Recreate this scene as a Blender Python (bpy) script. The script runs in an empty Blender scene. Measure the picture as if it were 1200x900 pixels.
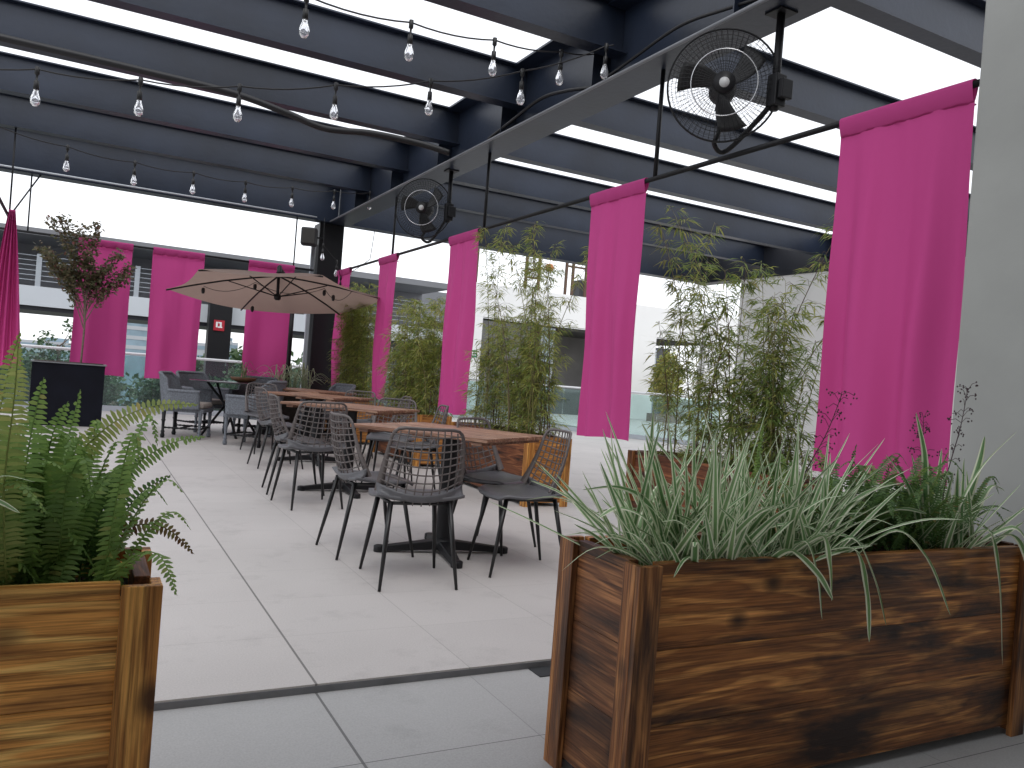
import bpy, math, random
from mathutils import Vector, Matrix
C = bpy.context.scene.collection
S = bpy.context.scene
R = math.radians

# ------------------------------------------------------------------ camera
H0 = 1.12
cam = bpy.data.cameras.new('camera'); cam.lens = 28.44; cam.sensor_width = 36; cam.sensor_fit = 'HORIZONTAL'
cam.clip_start = 0.02; cam.clip_end = 3000
co = bpy.data.objects.new('camera', cam); C.objects.link(co); S.camera = co
co.matrix_world = Matrix(((0.88051398, -0.06677916, -0.46929274, 0), (-0.46759786, 0.0400532, -0.8830334, 0),
                          (0.0777649, 0.99696353, 0.00404161, H0), (0, 0, 0, 1)))
# ------------------------------------------------------------------ sky, sun, exposure
SUN_EL, SUN_AZ = 58, 200
w = bpy.data.worlds.new("World"); S.world = w; w.use_nodes = True
nt = w.node_tree; nt.nodes.clear()
sky = nt.nodes.new('ShaderNodeTexSky'); sky.sky_type = 'NISHITA'; sky.sun_disc = False
sky.sun_elevation = R(SUN_EL); sky.sun_rotation = R(SUN_AZ); sky.dust_density = 1; sky.air_density = 1.0
hs = nt.nodes.new('ShaderNodeHueSaturation'); hs.inputs['Saturation'].default_value = 0.22; hs.inputs['Value'].default_value = 1.25
bg = nt.nodes.new('ShaderNodeBackground'); bg.inputs['Strength'].default_value = 0.15
wo = nt.nodes.new('ShaderNodeOutputWorld')
mxs = nt.nodes.new('ShaderNodeMix'); mxs.data_type = 'RGBA'; mxs.inputs[0].default_value = .72; mxs.inputs[7].default_value = (6.6, 6.75, 7.1, 1)   # even cloud cover over the clear sky
nt.links.new(sky.outputs[0], hs.inputs['Color']); nt.links.new(hs.outputs[0], mxs.inputs[6]); nt.links.new(mxs.outputs[2], bg.inputs[0]); nt.links.new(bg.outputs[0], wo.inputs[0])
sl = bpy.data.lights.new('sun', 'SUN'); sl.energy = 0.5; sl.angle = R(25); sl.color = (1, .975, .94)
so = bpy.data.objects.new('sun', sl); C.objects.link(so)
_a = R(SUN_AZ)
_sd = Vector((math.sin(_a)*math.cos(R(SUN_EL)), math.cos(_a)*math.cos(R(SUN_EL)), math.sin(R(SUN_EL))))
so.rotation_euler = _sd.to_track_quat('Z', 'Y').to_euler(); so.location = (0, 0, 20)
S.view_settings.view_transform = 'Standard'; S.view_settings.look = 'None'
S.view_settings.exposure = 0.55; S.view_settings.gamma = 1; S.view_settings.use_curve_mapping = False
S.render.engine = 'CYCLES'
S.cycles.max_bounces = 8; S.cycles.transparent_max_bounces = 12

# ------------------------------------------------------------------ mesh helpers
class MB:
    def __init__(s): s.v = []; s.f = []; s.m = []; s.sm = []
    def add(s, vs, fs, mi=0, smooth=False):
        b = len(s.v); s.v += [tuple(v) for v in vs]
        for f in fs: s.f.append([b+i for i in f]); s.m.append(mi); s.sm.append(smooth)
        return s
    def box(s, x0, x1, y0, y1, z0, z1, mi=0, M=None):
        vs = [Vector((x, y, z)) for z in (z0, z1) for x, y in ((x0, y0), (x1, y0), (x1, y1), (x0, y1))]
        if M: vs = [M @ v for v in vs]
        return s.add(vs, [(3, 2, 1, 0), (4, 5, 6, 7), (0, 1, 5, 4), (1, 2, 6, 5), (2, 3, 7, 6), (3, 0, 4, 7)], mi)
    def tube(s, pts, r, n=8, mi=0, closed=False, cap=True):
        pts = [Vector(p) for p in pts]; N = len(pts)
        rs = r if isinstance(r, (list, tuple)) else [r]*N
        rings = []; ref = None
        for i, p in enumerate(pts):
            if closed: t = pts[(i+1) % N]-pts[i-1]
            else: t = pts[min(i+1, N-1)]-pts[max(i-1, 0)]
            if t.length < 1e-9: t = Vector((0, 0, 1))
            t.normalize()
            if ref is None: ref = Vector((0, 0, 1)) if abs(t.z) < .9 else Vector((1, 0, 0))
            u = t.cross(ref)
            if u.length < 1e-4: u = t.cross(Vector((.3, .8, .5)))
            u.normalize(); v = t.cross(u); ref = -v if v.dot(ref) < 0 else v
            u = t.cross(ref).normalized(); v = ref
            rings.append([p+(u*math.cos(2*math.pi*k/n)+v*math.sin(2*math.pi*k/n))*rs[i] for k in range(n)])
        vs = [q for rg in rings for q in rg]; fs = []
        for i in range(N if closed else N-1):
            j = (i+1) % N
            for k in range(n): fs.append((i*n+k, i*n+(k+1) % n, j*n+(k+1) % n, j*n+k))
        if cap and not closed: fs.append(tuple(range(n))[::-1]); fs.append(tuple((N-1)*n+k for k in range(n)))
        return s.add(vs, fs, mi, n > 4)
    def lathe(s, prof, c=(0, 0, 0), n=16, mi=0, M=None, smooth=True):
        vs = []
        for r_, z in prof:
            for k in range(n):
                a = 2*math.pi*k/n; v = Vector((r_*math.cos(a), r_*math.sin(a), z))
                v = (M @ v) if M else v+Vector(c)
                vs.append(v)
        fs = [(i*n+k, i*n+(k+1) % n, (i+1)*n+(k+1) % n, (i+1)*n+k) for i in range(len(prof)-1) for k in range(n)]
        if prof[0][0] > 1e-4: fs.append(tuple(range(n))[::-1])
        if prof[-1][0] > 1e-4: fs.append(tuple((len(prof)-1)*n+k for k in range(n)))
        return s.add(vs, fs, mi, smooth)
    def grid(s, fn, nu, nv, mi=0, smooth=True):
        vs = [fn(i/nu, j/nv) for j in range(nv+1) for i in range(nu+1)]
        fs = [(j*(nu+1)+i, j*(nu+1)+i+1, (j+1)*(nu+1)+i+1, (j+1)*(nu+1)+i) for j in range(nv) for i in range(nu)]
        return s.add(vs, fs, mi, smooth)
    def prism(s, prof, a, b, ax, ay, mi=0):   # closed profile (u,w) swept a->b
        a, b, ax, ay = Vector(a), Vector(b), Vector(ax), Vector(ay); n = len(prof)
        vs = [p+ax*u+ay*w_ for p in (a, b) for u, w_ in prof]
        return s.add(vs, [(k, (k+1) % n, n+(k+1) % n, n+k) for k in range(n)]+[tuple(range(n))[::-1], tuple(range(n, 2*n))], mi)
    def build(s, name, mats, parent=None, bevel=0, solid=0, loc=None, rot=None):
        me = bpy.data.meshes.new(name); me.from_pydata(s.v, [], s.f)
        if not isinstance(mats, (list, tuple)): mats = [mats]
        for m in mats: me.materials.append(m)
        me.polygons.foreach_set('material_index', s.m); me.polygons.foreach_set('use_smooth', s.sm)
        me.update(); o = bpy.data.objects.new(name, me); C.objects.link(o)
        if parent: o.parent = parent
        if loc: o.location = loc
        if rot: o.rotation_euler = rot
        if solid:
            m = o.modifiers.new('s', 'SOLIDIFY'); m.thickness = solid; m.offset = 0
        if bevel:
            m = o.modifiers.new('b', 'BEVEL'); m.width = bevel; m.segments = 2; m.limit_method = 'ANGLE'; m.harden_normals = False
        return o
def tag(o, label, cat, group=None):
    o['label'] = label; o['category'] = cat
    if group: o['group'] = group
    return o
def empty(name, label, cat, loc=(0, 0, 0), rz=0, group=None):
    o = bpy.data.objects.new(name, None); C.objects.link(o); o.location = loc; o.rotation_euler = (0, 0, rz); o.empty_display_size = .1
    return tag(o, label, cat, group)
def kids(o): return [c for c in bpy.data.objects if c.parent == o]
def copy_tree(o, parent=None):
    c = o.copy(); C.objects.link(c)
    c.parent = parent
    for ch in kids(o): copy_tree(ch, c)
    return c
def place(proto, used, label, loc, rz, group=None):
    o = proto if not used[0] else copy_tree(proto)
    used[0] = True; o.location = loc; o.rotation_euler = (0, 0, rz); o['label'] = label
    if group: o['group'] = group
    return o
def struct(o): o['kind'] = 'structure'; return o

# ------------------------------------------------------------------ materials
def mat(name, col, rough=.6, metal=0, noise=0, nscale=8, bump=0, bscale=60, spec=.5, stretch=None, sheen=0):
    m = bpy.data.materials.new(name); m.use_nodes = True; n = m.node_tree.nodes; l = m.node_tree.links
    b = n['Principled BSDF']; b.inputs['Base Color'].default_value = (*col, 1); b.inputs['Roughness'].default_value = rough
    b.inputs['Metallic'].default_value = metal; b.inputs['Specular IOR Level'].default_value = spec
    if sheen: b.inputs['Sheen Weight'].default_value = sheen
    tc = n.new('ShaderNodeTexCoord'); mp = n.new('ShaderNodeMapping'); l.new(tc.outputs['Object'], mp.inputs[0])
    if stretch: mp.inputs['Scale'].default_value = stretch
    if noise:
        t = n.new('ShaderNodeTexNoise'); t.inputs['Scale'].default_value = nscale; t.inputs['Detail'].default_value = 5; l.new(mp.outputs[0], t.inputs[0])
        r_ = n.new('ShaderNodeValToRGB'); l.new(t.outputs[0], r_.inputs[0])
        r_.color_ramp.elements[0].position = .3; r_.color_ramp.elements[1].position = .7
        r_.color_ramp.elements[0].color = (*[c*(1-noise) for c in col], 1); r_.color_ramp.elements[1].color = (*[min(1, c*(1+noise)) for c in col], 1)
        l.new(r_.outputs[0], b.inputs['Base Color'])
    if bump:
        t = n.new('ShaderNodeTexNoise'); t.inputs['Scale'].default_value = bscale; t.inputs['Detail'].default_value = 4; l.new(mp.outputs[0], t.inputs[0])
        bp = n.new('ShaderNodeBump'); bp.inputs['Strength'].default_value = bump; bp.inputs['Distance'].default_value = .01
        l.new(t.outputs[0], bp.inputs['Height']); l.new(bp.outputs[0], b.inputs['Normal'])
    return m
def leafmat(name, c1, c2, c3=None, trans=.35, rough=.5):
    m = bpy.data.materials.new(name); m.use_nodes = True; n = m.node_tree.nodes; l = m.node_tree.links
    b = n['Principled BSDF']; b.inputs['Roughness'].default_value = rough
    g = n.new('ShaderNodeNewGeometry'); r_ = n.new('ShaderNodeValToRGB'); l.new(g.outputs['Random Per Island'], r_.inputs[0])
    r_.color_ramp.elements[0].color = (*c1, 1); r_.color_ramp.elements[1].color = (*c2, 1)
    if c3:
        e = r_.color_ramp.elements.new(.93); e.color = (*c2, 1); r_.color_ramp.elements[-1].color = (*c3, 1)
    l.new(r_.outputs[0], b.inputs['Base Color'])
    t = n.new('ShaderNodeBsdfTranslucent'); l.new(r_.outputs[0], t.inputs[0])
    mx = n.new('ShaderNodeMixShader'); mx.inputs[0].default_value = trans
    l.new(b.outputs[0], mx.inputs[1]); l.new(t.outputs[0], mx.inputs[2]); l.new(mx.outputs[0], n['Material Output'].inputs[0])
    return m
def woodmat(name, axis, light, mid, dark, burn=.5, rough=.55, scale=1, wet=.3):
    """stained and scorched pine; grain runs along local axis"""
    m = bpy.data.materials.new(name); m.use_nodes = True; n = m.node_tree.nodes; l = m.node_tree.links
    b = n['Principled BSDF']; b.inputs['Roughness'].default_value = rough; b.inputs['Specular IOR Level'].default_value = wet
    tc = n.new('ShaderNodeTexCoord'); g = n.new('ShaderNodeNewGeometry')
    off = n.new('ShaderNodeVectorMath'); off.operation = 'MULTIPLY_ADD'
    cx = n.new('ShaderNodeCombineXYZ')
    for i in range(3): l.new(g.outputs['Random Per Island'], cx.inputs[i])
    l.new(cx.outputs[0], off.inputs[0]); off.inputs[1].default_value = (17, 31, 23); l.new(tc.outputs['Object'], off.inputs[2])
    def mapped(sc):
        mp = n.new('ShaderNodeMapping'); l.new(off.outputs[0], mp.inputs[0]); mp.inputs['Scale'].default_value = sc; return mp
    def sc(a, c):
        v = [c*scale]*3; v[axis] = a*scale; return v
    # growth rings
    mp = mapped(sc(.9, 10)); wv = n.new('ShaderNodeTexNoise'); wv.inputs['Scale'].default_value = 1.3; wv.inputs['Detail'].default_value = 2; wv.inputs['Distortion'].default_value = .5
    l.new(mp.outputs[0], wv.inputs[0])
    mul = n.new('ShaderNodeMath'); mul.operation = 'MULTIPLY'; mul.inputs[1].default_value = 30; l.new(wv.outputs[0], mul.inputs[0])
    sn = n.new('ShaderNodeMath'); sn.operation = 'SINE'; l.new(mul.outputs[0], sn.inputs[0])
    r1 = n.new('ShaderNodeValToRGB'); l.new(sn.outputs[0], r1.inputs[0])
    r1.color_ramp.elements[0].color = (*mid, 1); r1.color_ramp.elements[1].color = (*light, 1); r1.color_ramp.elements[0].position = .1; r1.color_ramp.elements[1].position = .95
    # fine fibres
    mp2 = mapped(sc(5, 190)); f = n.new('ShaderNodeTexNoise'); f.inputs['Scale'].default_value = 1; f.inputs['Detail'].default_value = 3; l.new(mp2.outputs[0], f.inputs[0])
    mf = n.new('ShaderNodeMix'); mf.data_type = 'RGBA'; mf.blend_type = 'MULTIPLY'; mf.inputs[0].default_value = .55
    rf = n.new('ShaderNodeValToRGB'); rf.color_ramp.elements[0].position = .35; rf.color_ramp.elements[1].position = .6; rf.color_ramp.elements[0].color = (.25, .20, .17, 1)
    l.new(f.outputs[0], rf.inputs[0]); l.new(r1.outputs[0], mf.inputs[6]); l.new(rf.outputs[0], mf.inputs[7])
    # thin dark streaks along the grain
    mp5 = mapped(sc(1.7, 70)); st = n.new('ShaderNodeTexNoise'); st.inputs['Scale'].default_value = 1; st.inputs['Detail'].default_value = 6; st.inputs['Roughness'].default_value = .7; l.new(mp5.outputs[0], st.inputs[0])
    rs = n.new('ShaderNodeValToRGB'); rs.color_ramp.elements[0].position = .36; rs.color_ramp.elements[1].position = .52; rs.color_ramp.elements[0].color = (.16, .12, .10, 1); l.new(st.outputs[0], rs.inputs[0])
    ms = n.new('ShaderNodeMix'); ms.data_type = 'RGBA'; ms.blend_type = 'MULTIPLY'; ms.inputs[0].default_value = .8; l.new(mf.outputs[2], ms.inputs[6]); l.new(rs.outputs[0], ms.inputs[7]); mf = ms
    # scorch patches
    mp3 = mapped(sc(1.0, 4.4)); p = n.new('ShaderNodeTexNoise'); p.inputs['Scale'].default_value = 1.6; p.inputs['Detail'].default_value = 5; p.inputs['Roughness'].default_value = .6; p.inputs['Distortion'].default_value = .4
    l.new(mp3.outputs[0], p.inputs[0])
    rp = n.new('ShaderNodeValToRGB'); l.new(p.outputs[0], rp.inputs[0]); rp.color_ramp.elements[0].position = .60-burn*.3; rp.color_ramp.elements[1].position = .80-burn*.28
    md = n.new('ShaderNodeMix'); md.data_type = 'RGBA'; l.new(rp.outputs[0], md.inputs[0]); l.new(mf.outputs[2], md.inputs[6]); md.inputs[7].default_value = (*dark, 1)
    # knots
    mp4 = mapped(sc(3.6, 5.2)); k = n.new('ShaderNodeTexVoronoi'); k.inputs['Scale'].default_value = 1; k.inputs['Randomness'].default_value = 1; l.new(mp4.outputs[0], k.inputs[0])
    rk = n.new('ShaderNodeValToRGB'); rk.color_ramp.elements[0].position = .09; rk.color_ramp.elements[1].position = .2; rk.color_ramp.elements[0].color = (.9, .9, .9, 1); rk.color_ramp.elements[1].color = (0, 0, 0, 1)
    l.new(k.outputs['Distance'], rk.inputs[0])
    mk = n.new('ShaderNodeMix'); mk.data_type = 'RGBA'; l.new(rk.outputs[0], mk.inputs[0]); l.new(md.outputs[2], mk.inputs[6]); mk.inputs[7].default_value = (*[c*.5 for c in dark], 1)
    # board to board tone
    hv = n.new('ShaderNodeHueSaturation'); mr = n.new('ShaderNodeMapRange'); l.new(g.outputs['Random Per Island'], mr.inputs[0]); mr.inputs[3].default_value = .78; mr.inputs[4].default_value = 1.18
    l.new(mr.outputs[0], hv.inputs['Value']); l.new(mk.outputs[2], hv.inputs['Color']); l.new(hv.outputs[0], b.inputs['Base Color'])
    bp = n.new('ShaderNodeBump'); bp.inputs['Strength'].default_value = .35; bp.inputs['Distance'].default_value = .004; l.new(f.outputs[0], bp.inputs['Height']); l.new(bp.outputs[0], b.inputs['Normal'])
    return m
def glassmat(name, tint, alpha):
    m = bpy.data.materials.new(name); m.use_nodes = True; n = m.node_tree.nodes; l = m.node_tree.links
    n.remove(n['Principled BSDF'])
    t = n.new('ShaderNodeBsdfTransparent'); t.inputs[0].default_value = (*tint, 1)
    g = n.new('ShaderNodeBsdfGlossy'); g.inputs['Roughness'].default_value = .03; g.inputs[0].default_value = (.9, .95, .95, 1)
    lw = n.new('ShaderNodeFresnel'); lw.inputs[0].default_value = 1.45
    mx = n.new('ShaderNodeMixShader'); l.new(lw.outputs[0], mx.inputs[0]); l.new(t.outputs[0], mx.inputs[1]); l.new(g.outputs[0], mx.inputs[2])
    d = n.new('ShaderNodeBsdfDiffuse'); d.inputs[0].default_value = (.55, .68, .68, 1)
    m2 = n.new('ShaderNodeMixShader'); m2.inputs[0].default_value = alpha; l.new(mx.outputs[0], m2.inputs[1]); l.new(d.outputs[0], m2.inputs[2])
    l.new(m2.outputs[0], n['Material Output'].inputs[0])
    return m

STEEL = mat('painted_steel', (.015, .022, .040), .38, 0, .35, 1.2, .15, 18, .5)
STEELD = mat('dark_steel', (.018, .02, .027), .45, 0, .2, 3)
BLACK = mat('black_metal', (.008, .008, .010), .5, spec=.35)
BLACKP = mat('black_plastic', (.014, .014, .015), .5)
GREYPIPE = mat('grey_pipe', (.22, .23, .25), .5)
WHITEPIPE = mat('pale_conduit', (.5, .53, .57), .4)
CABLE = mat('cable_rubber', (.012, .012, .014), .55)
CONC = mat('painted_concrete', (.36, .365, .348), .85, 0, .12, 1.3, .12, 14)
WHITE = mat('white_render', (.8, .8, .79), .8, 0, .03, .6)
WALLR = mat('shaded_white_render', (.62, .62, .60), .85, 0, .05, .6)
GREYB = mat('grey_cladding', (.19, .195, .21), .6, 0, .15, .5)
GREYL = mat('light_grey_metal', (.42, .46, .50), .5)
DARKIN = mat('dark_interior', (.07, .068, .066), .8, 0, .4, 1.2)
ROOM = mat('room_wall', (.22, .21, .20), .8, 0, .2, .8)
PINK = None
WEB = mat('net_plastic', (.125, .108, .105), .5, 0, .12, 12)
SEATM = mat('grey_seat', (.105, .105, .115), .42, 0, .08, 20, .1, 300)
LEG = mat('black_leg', (.008, .008, .009), .38)
WICK = mat('grey_wicker', (.15, .165, .19), .7, 0, .35, 60, .8, 90)
CUSH = mat('beige_cushion', (.36, .32, .29), .9, 0, .05, 10, .2, 150)
CANV = mat('taupe_canvas', (.23, .17, .145), .85, 0, .05, 6, .12, 200)
_n = CANV.node_tree.nodes; _t = _n.new('ShaderNodeBsdfTranslucent'); _t.inputs[0].default_value = (.42, .30, .25, 1); _m = _n.new('ShaderNodeMixShader'); _m.inputs[0].default_value = .45
CANV.node_tree.links.new(_n['Principled BSDF'].outputs[0], _m.inputs[1]); CANV.node_tree.links.new(_t.outputs[0], _m.inputs[2]); CANV.node_tree.links.new(_m.outputs[0], _n['Material Output'].inputs[0])
SOIL = mat('soil', (.035, .024, .017), .95, 0, .5, 40, 1, 60)
BOXB = mat('dark_planter', (.006, .007, .013), .75, 0, .25, 4, spec=.2)
BULBG = None
CULM = mat('bamboo_culm', (.20, .19, .06), .5, 0, .3, 8)
CULMB = mat('brown_twig', (.13, .09, .055), .7, 0, .3, 12)
STALKR = mat('purple_stem', (.05, .022, .03), .6)
BARK = mat('bark', (.17, .13, .10), .8, 0, .3, 30, .4, 60)
FERN = leafmat('fern_leaf', (.17, .29, .08), (.27, .41, .11), (.38, .38, .12), .45)
FERNY = leafmat('fern_leaf_yellowing', (.24, .33, .09), (.38, .42, .13), (.45, .38, .12), .45)
FERNR = leafmat('fern_leaf_reddish', (.12, .055, .02), (.15, .13, .03), (.10, .03, .02), .3)
FERND = leafmat('dark_fern_leaf', (.08, .16, .05), (.14, .25, .07), (.22, .17, .06), .4)
VG = leafmat('blade_green', (.12, .25, .09), (.26, .40, .18), None, .25, .4)
VW = leafmat('blade_cream', (.66, .70, .50), (.82, .84, .66), None, .25, .4)
BAM = leafmat('bamboo_leaf', (.30, .33, .07), (.46, .46, .14), (.56, .44, .20), .55)
BAMD = leafmat('bamboo_leaf_deep', (.15, .23, .06), (.28, .35, .10), (.42, .38, .14), .5)
MYR = leafmat('myrtle_leaf', (.12, .14, .07), (.20, .15, .09), (.34, .14, .13), .4)
SHR = leafmat('shrub_leaf', (.06, .12, .055), (.16, .24, .13), (.48, .55, .42), .35)
TREEL = leafmat('tree_leaf', (.035, .07, .03), (.08, .13, .05), None, .3)
WOODX = woodmat('scorched_pine_x', 0, (.74, .33, .095), (.36, .135, .036), (.026, .012, .008), .54, .36)
WOODXL = woodmat('golden_pine_x', 0, (.95, .56, .17), (.74, .34, .085), (.14, .05, .018), .22, .42)
WOODZ = woodmat('scorched_pine_z', 2, (.50, .22, .075), (.27, .105, .036), (.035, .017, .011), .48, .42)
WOODZL = woodmat('golden_pine_z', 2, (.84, .42, .11), (.56, .24, .06), (.10, .038, .015), .28, .42)
WOODY = woodmat('scorched_pine_y', 1, (.38, .165, .065), (.20, .08, .033), (.03, .015, .010), .58, .45)
WOODYM = woodmat('reddish_pine_y', 1, (.30, .12, .05), (.17, .06, .025), (.035, .015, .009), .4)
TABW = woodmat('teak_top', 0, (.52, .30, .20), (.36, .18, .11), (.20, .085, .05), .2, .45, 1.6, .5)
WOODXR = woodmat('reddish_pine_x', 0, (.34, .13, .055), (.19, .065, .028), (.04, .018, .012), .4)
WOODYG = woodmat('lit_orange_pine_y', 1, (.70, .33, .09), (.46, .19, .05), (.10, .04, .015), .2)  # planter ends brighter than the long sides, light put into the colour
CULMY = mat('dry_brown_litter', (.12, .06, .035), .9, 0, .4, 40)

def fabric():
    m = bpy.data.materials.new('magenta_cloth'); m.use_nodes = True; n = m.node_tree.nodes; l = m.node_tree.links
    b = n['Principled BSDF']; b.inputs['Base Color'].default_value = (.58, .068, .27, 1); b.inputs['Roughness'].default_value = .75
    b.inputs['Specular IOR Level'].default_value = .3
    tc = n.new('ShaderNodeTexCoord'); v = n.new('ShaderNodeTexNoise'); v.inputs['Scale'].default_value = 350; l.new(tc.outputs['Object'], v.inputs[0])
    bp = n.new('ShaderNodeBump'); bp.inputs['Strength'].default_value = .12; bp.inputs['Distance'].default_value = .002
    l.new(v.outputs[0], bp.inputs['Height']); l.new(bp.outputs[0], b.inputs['Normal'])
    t = n.new('ShaderNodeBsdfTranslucent'); t.inputs[0].default_value = (.66, .075, .30, 1)
    mx = n.new('ShaderNodeMixShader'); mx.inputs[0].default_value = .2; l.new(b.outputs[0], mx.inputs[1]); l.new(t.outputs[0], mx.inputs[2]); l.new(mx.outputs[0], n['Material Output'].inputs[0])
    return m
PINK = fabric()
def clearglass():
    m = bpy.data.materials.new('bulb_glass'); m.use_nodes = True; b = m.node_tree.nodes['Principled BSDF']
    b.inputs['Base Color'].default_value = (.95, .96, 1, 1); b.inputs['Roughness'].default_value = .05
    b.inputs['Transmission Weight'].default_value = .85; b.inputs['IOR'].default_value = 1.35
    return m
BULBG = clearglass()
RAILG = glassmat('railing_glass', (.80, .91, .90), .05)
TABG = mat('smoked_table_glass', (.03, .035, .04), .08, 0, spec=.8)

def floormat(name, base, x0, ydark, pitch_y, yoff, joint_dark):
    m = bpy.data.materials.new(name); m.use_nodes = True; n = m.node_tree.nodes; l = m.node_tree.links
    b = n['Principled BSDF']; b.inputs['Roughness'].default_value = .62; b.inputs['Specular IOR Level'].default_value = .35
    tc = n.new('ShaderNodeTexCoord'); sp = n.new('ShaderNodeSeparateXYZ'); l.new(tc.outputs['Object'], sp.inputs[0])
    def M(op, a, b_=None, c=None):
        q = n.new('ShaderNodeMath'); q.operation = op
        for i, x in enumerate((a, b_, c)):
            if x is None: continue
            if isinstance(x, (int, float)): q.inputs[i].default_value = x
            else: l.new(x, q.inputs[i])
        return q.outputs[0]
    def joint(coord, off, pitch, w_):
        a = M('SUBTRACT', coord, off); d = M('PINGPONG', a, pitch/2)          # 0 at joints
        return M('LESS_THAN', d, w_), M('FLOOR', M('DIVIDE', a, pitch))
    jx, ix = joint(sp.outputs[0], x0, .6, .0022)
    jy, iy = joint(sp.outputs[1], yoff, pitch_y, .0018)
    bigx = M('LESS_THAN', M('ABSOLUTE', M('SUBTRACT', sp.outputs[0], .802)), .0045)
    # per-tile tone
    cb = n.new('ShaderNodeCombineXYZ'); l.new(ix, cb.inputs[0]); l.new(iy, cb.inputs[1])
    wn = n.new('ShaderNodeTexWhiteNoise'); wn.noise_dimensions = '3D'; l.new(cb.outputs[0], wn.inputs[0])
    no = n.new('ShaderNodeTexNoise'); no.inputs['Scale'].default_value = .8; no.inputs['Detail'].default_value = 6; l.new(tc.outputs['Object'], no.inputs[0])
    gr = n.new('ShaderNodeTexNoise'); gr.inputs['Scale'].default_value = 160; gr.inputs['Detail'].default_value = 3; l.new(tc.outputs['Object'], gr.inputs[0])
    val = M('ADD', M('ADD', M('MULTIPLY', wn.outputs['Value'], .05), M('MULTIPLY', no.outputs[0], .36)), M('MULTIPLY', gr.outputs[0], .42))
    val = M('ADD', val, .60)
    # faint stains and scuffs
    s2 = n.new('ShaderNodeTexNoise'); s2.inputs['Scale'].default_value = 2.6; s2.inputs['Detail'].default_value = 9; s2.inputs['Roughness'].default_value = .7; l.new(tc.outputs['Object'], s2.inputs[0])
    rs = n.new('ShaderNodeMapRange'); rs.inputs[1].default_value = .54; rs.inputs[2].default_value = .74; rs.inputs[3].default_value = 1; rs.inputs[4].default_value = .80; l.new(s2.outputs[0], rs.inputs[0])
    val = M('MULTIPLY', val, rs.outputs[0])
    jj = M('MAXIMUM', M('MULTIPLY', jx, .26), M('MULTIPLY', jy, joint_dark))
    jj = M('MAXIMUM', jj, M('MULTIPLY', bigx, .62))
    val = M('MULTIPLY', val, M('SUBTRACT', 1, jj))
    mc = n.new('ShaderNodeMix'); mc.data_type = 'RGBA'; mc.blend_type = 'MULTIPLY'; mc.inputs[0].default_value = 1
    mc.inputs[6].default_value = (*base, 1); cc = n.new('ShaderNodeCombineColor')
    for i in range(3): l.new(val, cc.inputs[i])
    l.new(cc.outputs[0], mc.inputs[7]); l.new(mc.outputs[2], b.inputs['Base Color'])
    bp = n.new('ShaderNodeBump'); bp.inputs['Strength'].default_value = .15; bp.inputs['Distance'].default_value = .003
    l.new(gr.outputs[0], bp.inputs['Height']); l.new(bp.outputs[0], b.inputs['Normal'])
    return m
TILE = floormat('porcelain_tile', (.485, .460, .446), .2, 0, .54, 2.79, .17)
TILE2 = floormat('landing_tile', (.39, .388, .385), .2, 0, .6, 2.25, .7)

# ------------------------------------------------------------------ ground, floors
def ground_material():
    return mat('city_ground', (.16, .17, .15), .9, 0, .5, .02)
gm = MB(); gm.add([(-1500, -1500, -12), (1500, -1500, -12), (1500, 1500, -12), (-1500, 1500, -12)], [(0, 1, 2, 3)])
struct(gm.build('ground', ground_material()))
# terrace slab: L shape with the atrium void beyond the glass balustrades
t = MB()
outer = [(-10, 2.80), (12.3, 2.80), (12.3, 13.2), (10.98, 16.2), (9.33, 20.4), (8.9, 21.6), (8.9, 16.65), (-10, 16.65)]
outer = [(-10, 2.80), (12.3, 2.80), (12.3, 13.2), (10.98, 16.2), (9.33, 20.4), (7.6, 20.4), (6.2, 16.65), (-10, 16.65)]
n_ = len(outer)
t.add([(x, y, 0) for x, y in outer]+[(x, y, -.5) for x, y in outer],
      [tuple(range(n_)), tuple(range(n_, 2*n_))[::-1]]+[((k+1) % n_, k, n_+k, n_+(k+1) % n_) for k in range(n_)])
struct(t.build('terrace_floor', TILE))
t = MB(); t.box(-10, 12.3, -6, 2.795, -.5, -.03)
struct(t.build('landing_floor', TILE2))
t = MB(); t.box(-10, 12.3, 2.7955, 2.7995, -.03, -.006)  # thin riser strip, darker grey than the tiles
struct(t.build('step_edge', mat('step_riser_stone', (.15, .155, .165), .8, 0, .2, 10)))

t = MB(); t.box(1.66, 2.3, 2.70, 2.7945, -.0299, -.0262)  # flat dark strip standing in for the darkness inside a step notch
struct(t.build('notch_strip', mat('notch_dark', (.03, .032, .035), .8)))
# ------------------------------------------------------------------ steel roof
def ibeam(p, q, up_h, fl_w, z0, tf=.016, tw=.012, side=None):
    """I section from p to q (xy), bottom at z0"""
    a = Vector((p[0], p[1], z0)); b = Vector((q[0], q[1], z0)); d = (b-a).normalized(); s_ = Vector((d.y, -d.x, 0)); h_ = up_h; f_ = fl_w/2; w2 = tw/2
    prof = [(-f_, 0), (f_, 0), (f_, tf), (w2, tf), (w2, h_-tf), (f_, h_-tf), (f_, h_), (-f_, h_), (-f_, h_-tf), (-w2, h_-tf), (-w2, tf), (-f_, tf)]
    return MB().prism(prof, a, b, s_, (0, 0, 1))
ordn = ['nearest the camera', 'second from the camera', 'third from the camera', 'fourth from the camera', 'fifth from the camera', 'sixth from the camera', 'farthest, next to the end beam']
girder = empty('roof_girder', 'deep dark steel roof girder running diagonally overhead with fans hanging below', 'girder', (3.713, 0, 3.56))
ibeam((0, -3), (0, 13.9), .655, .37, 0, .02, .016).build('beam', STEEL, girder)
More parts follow.
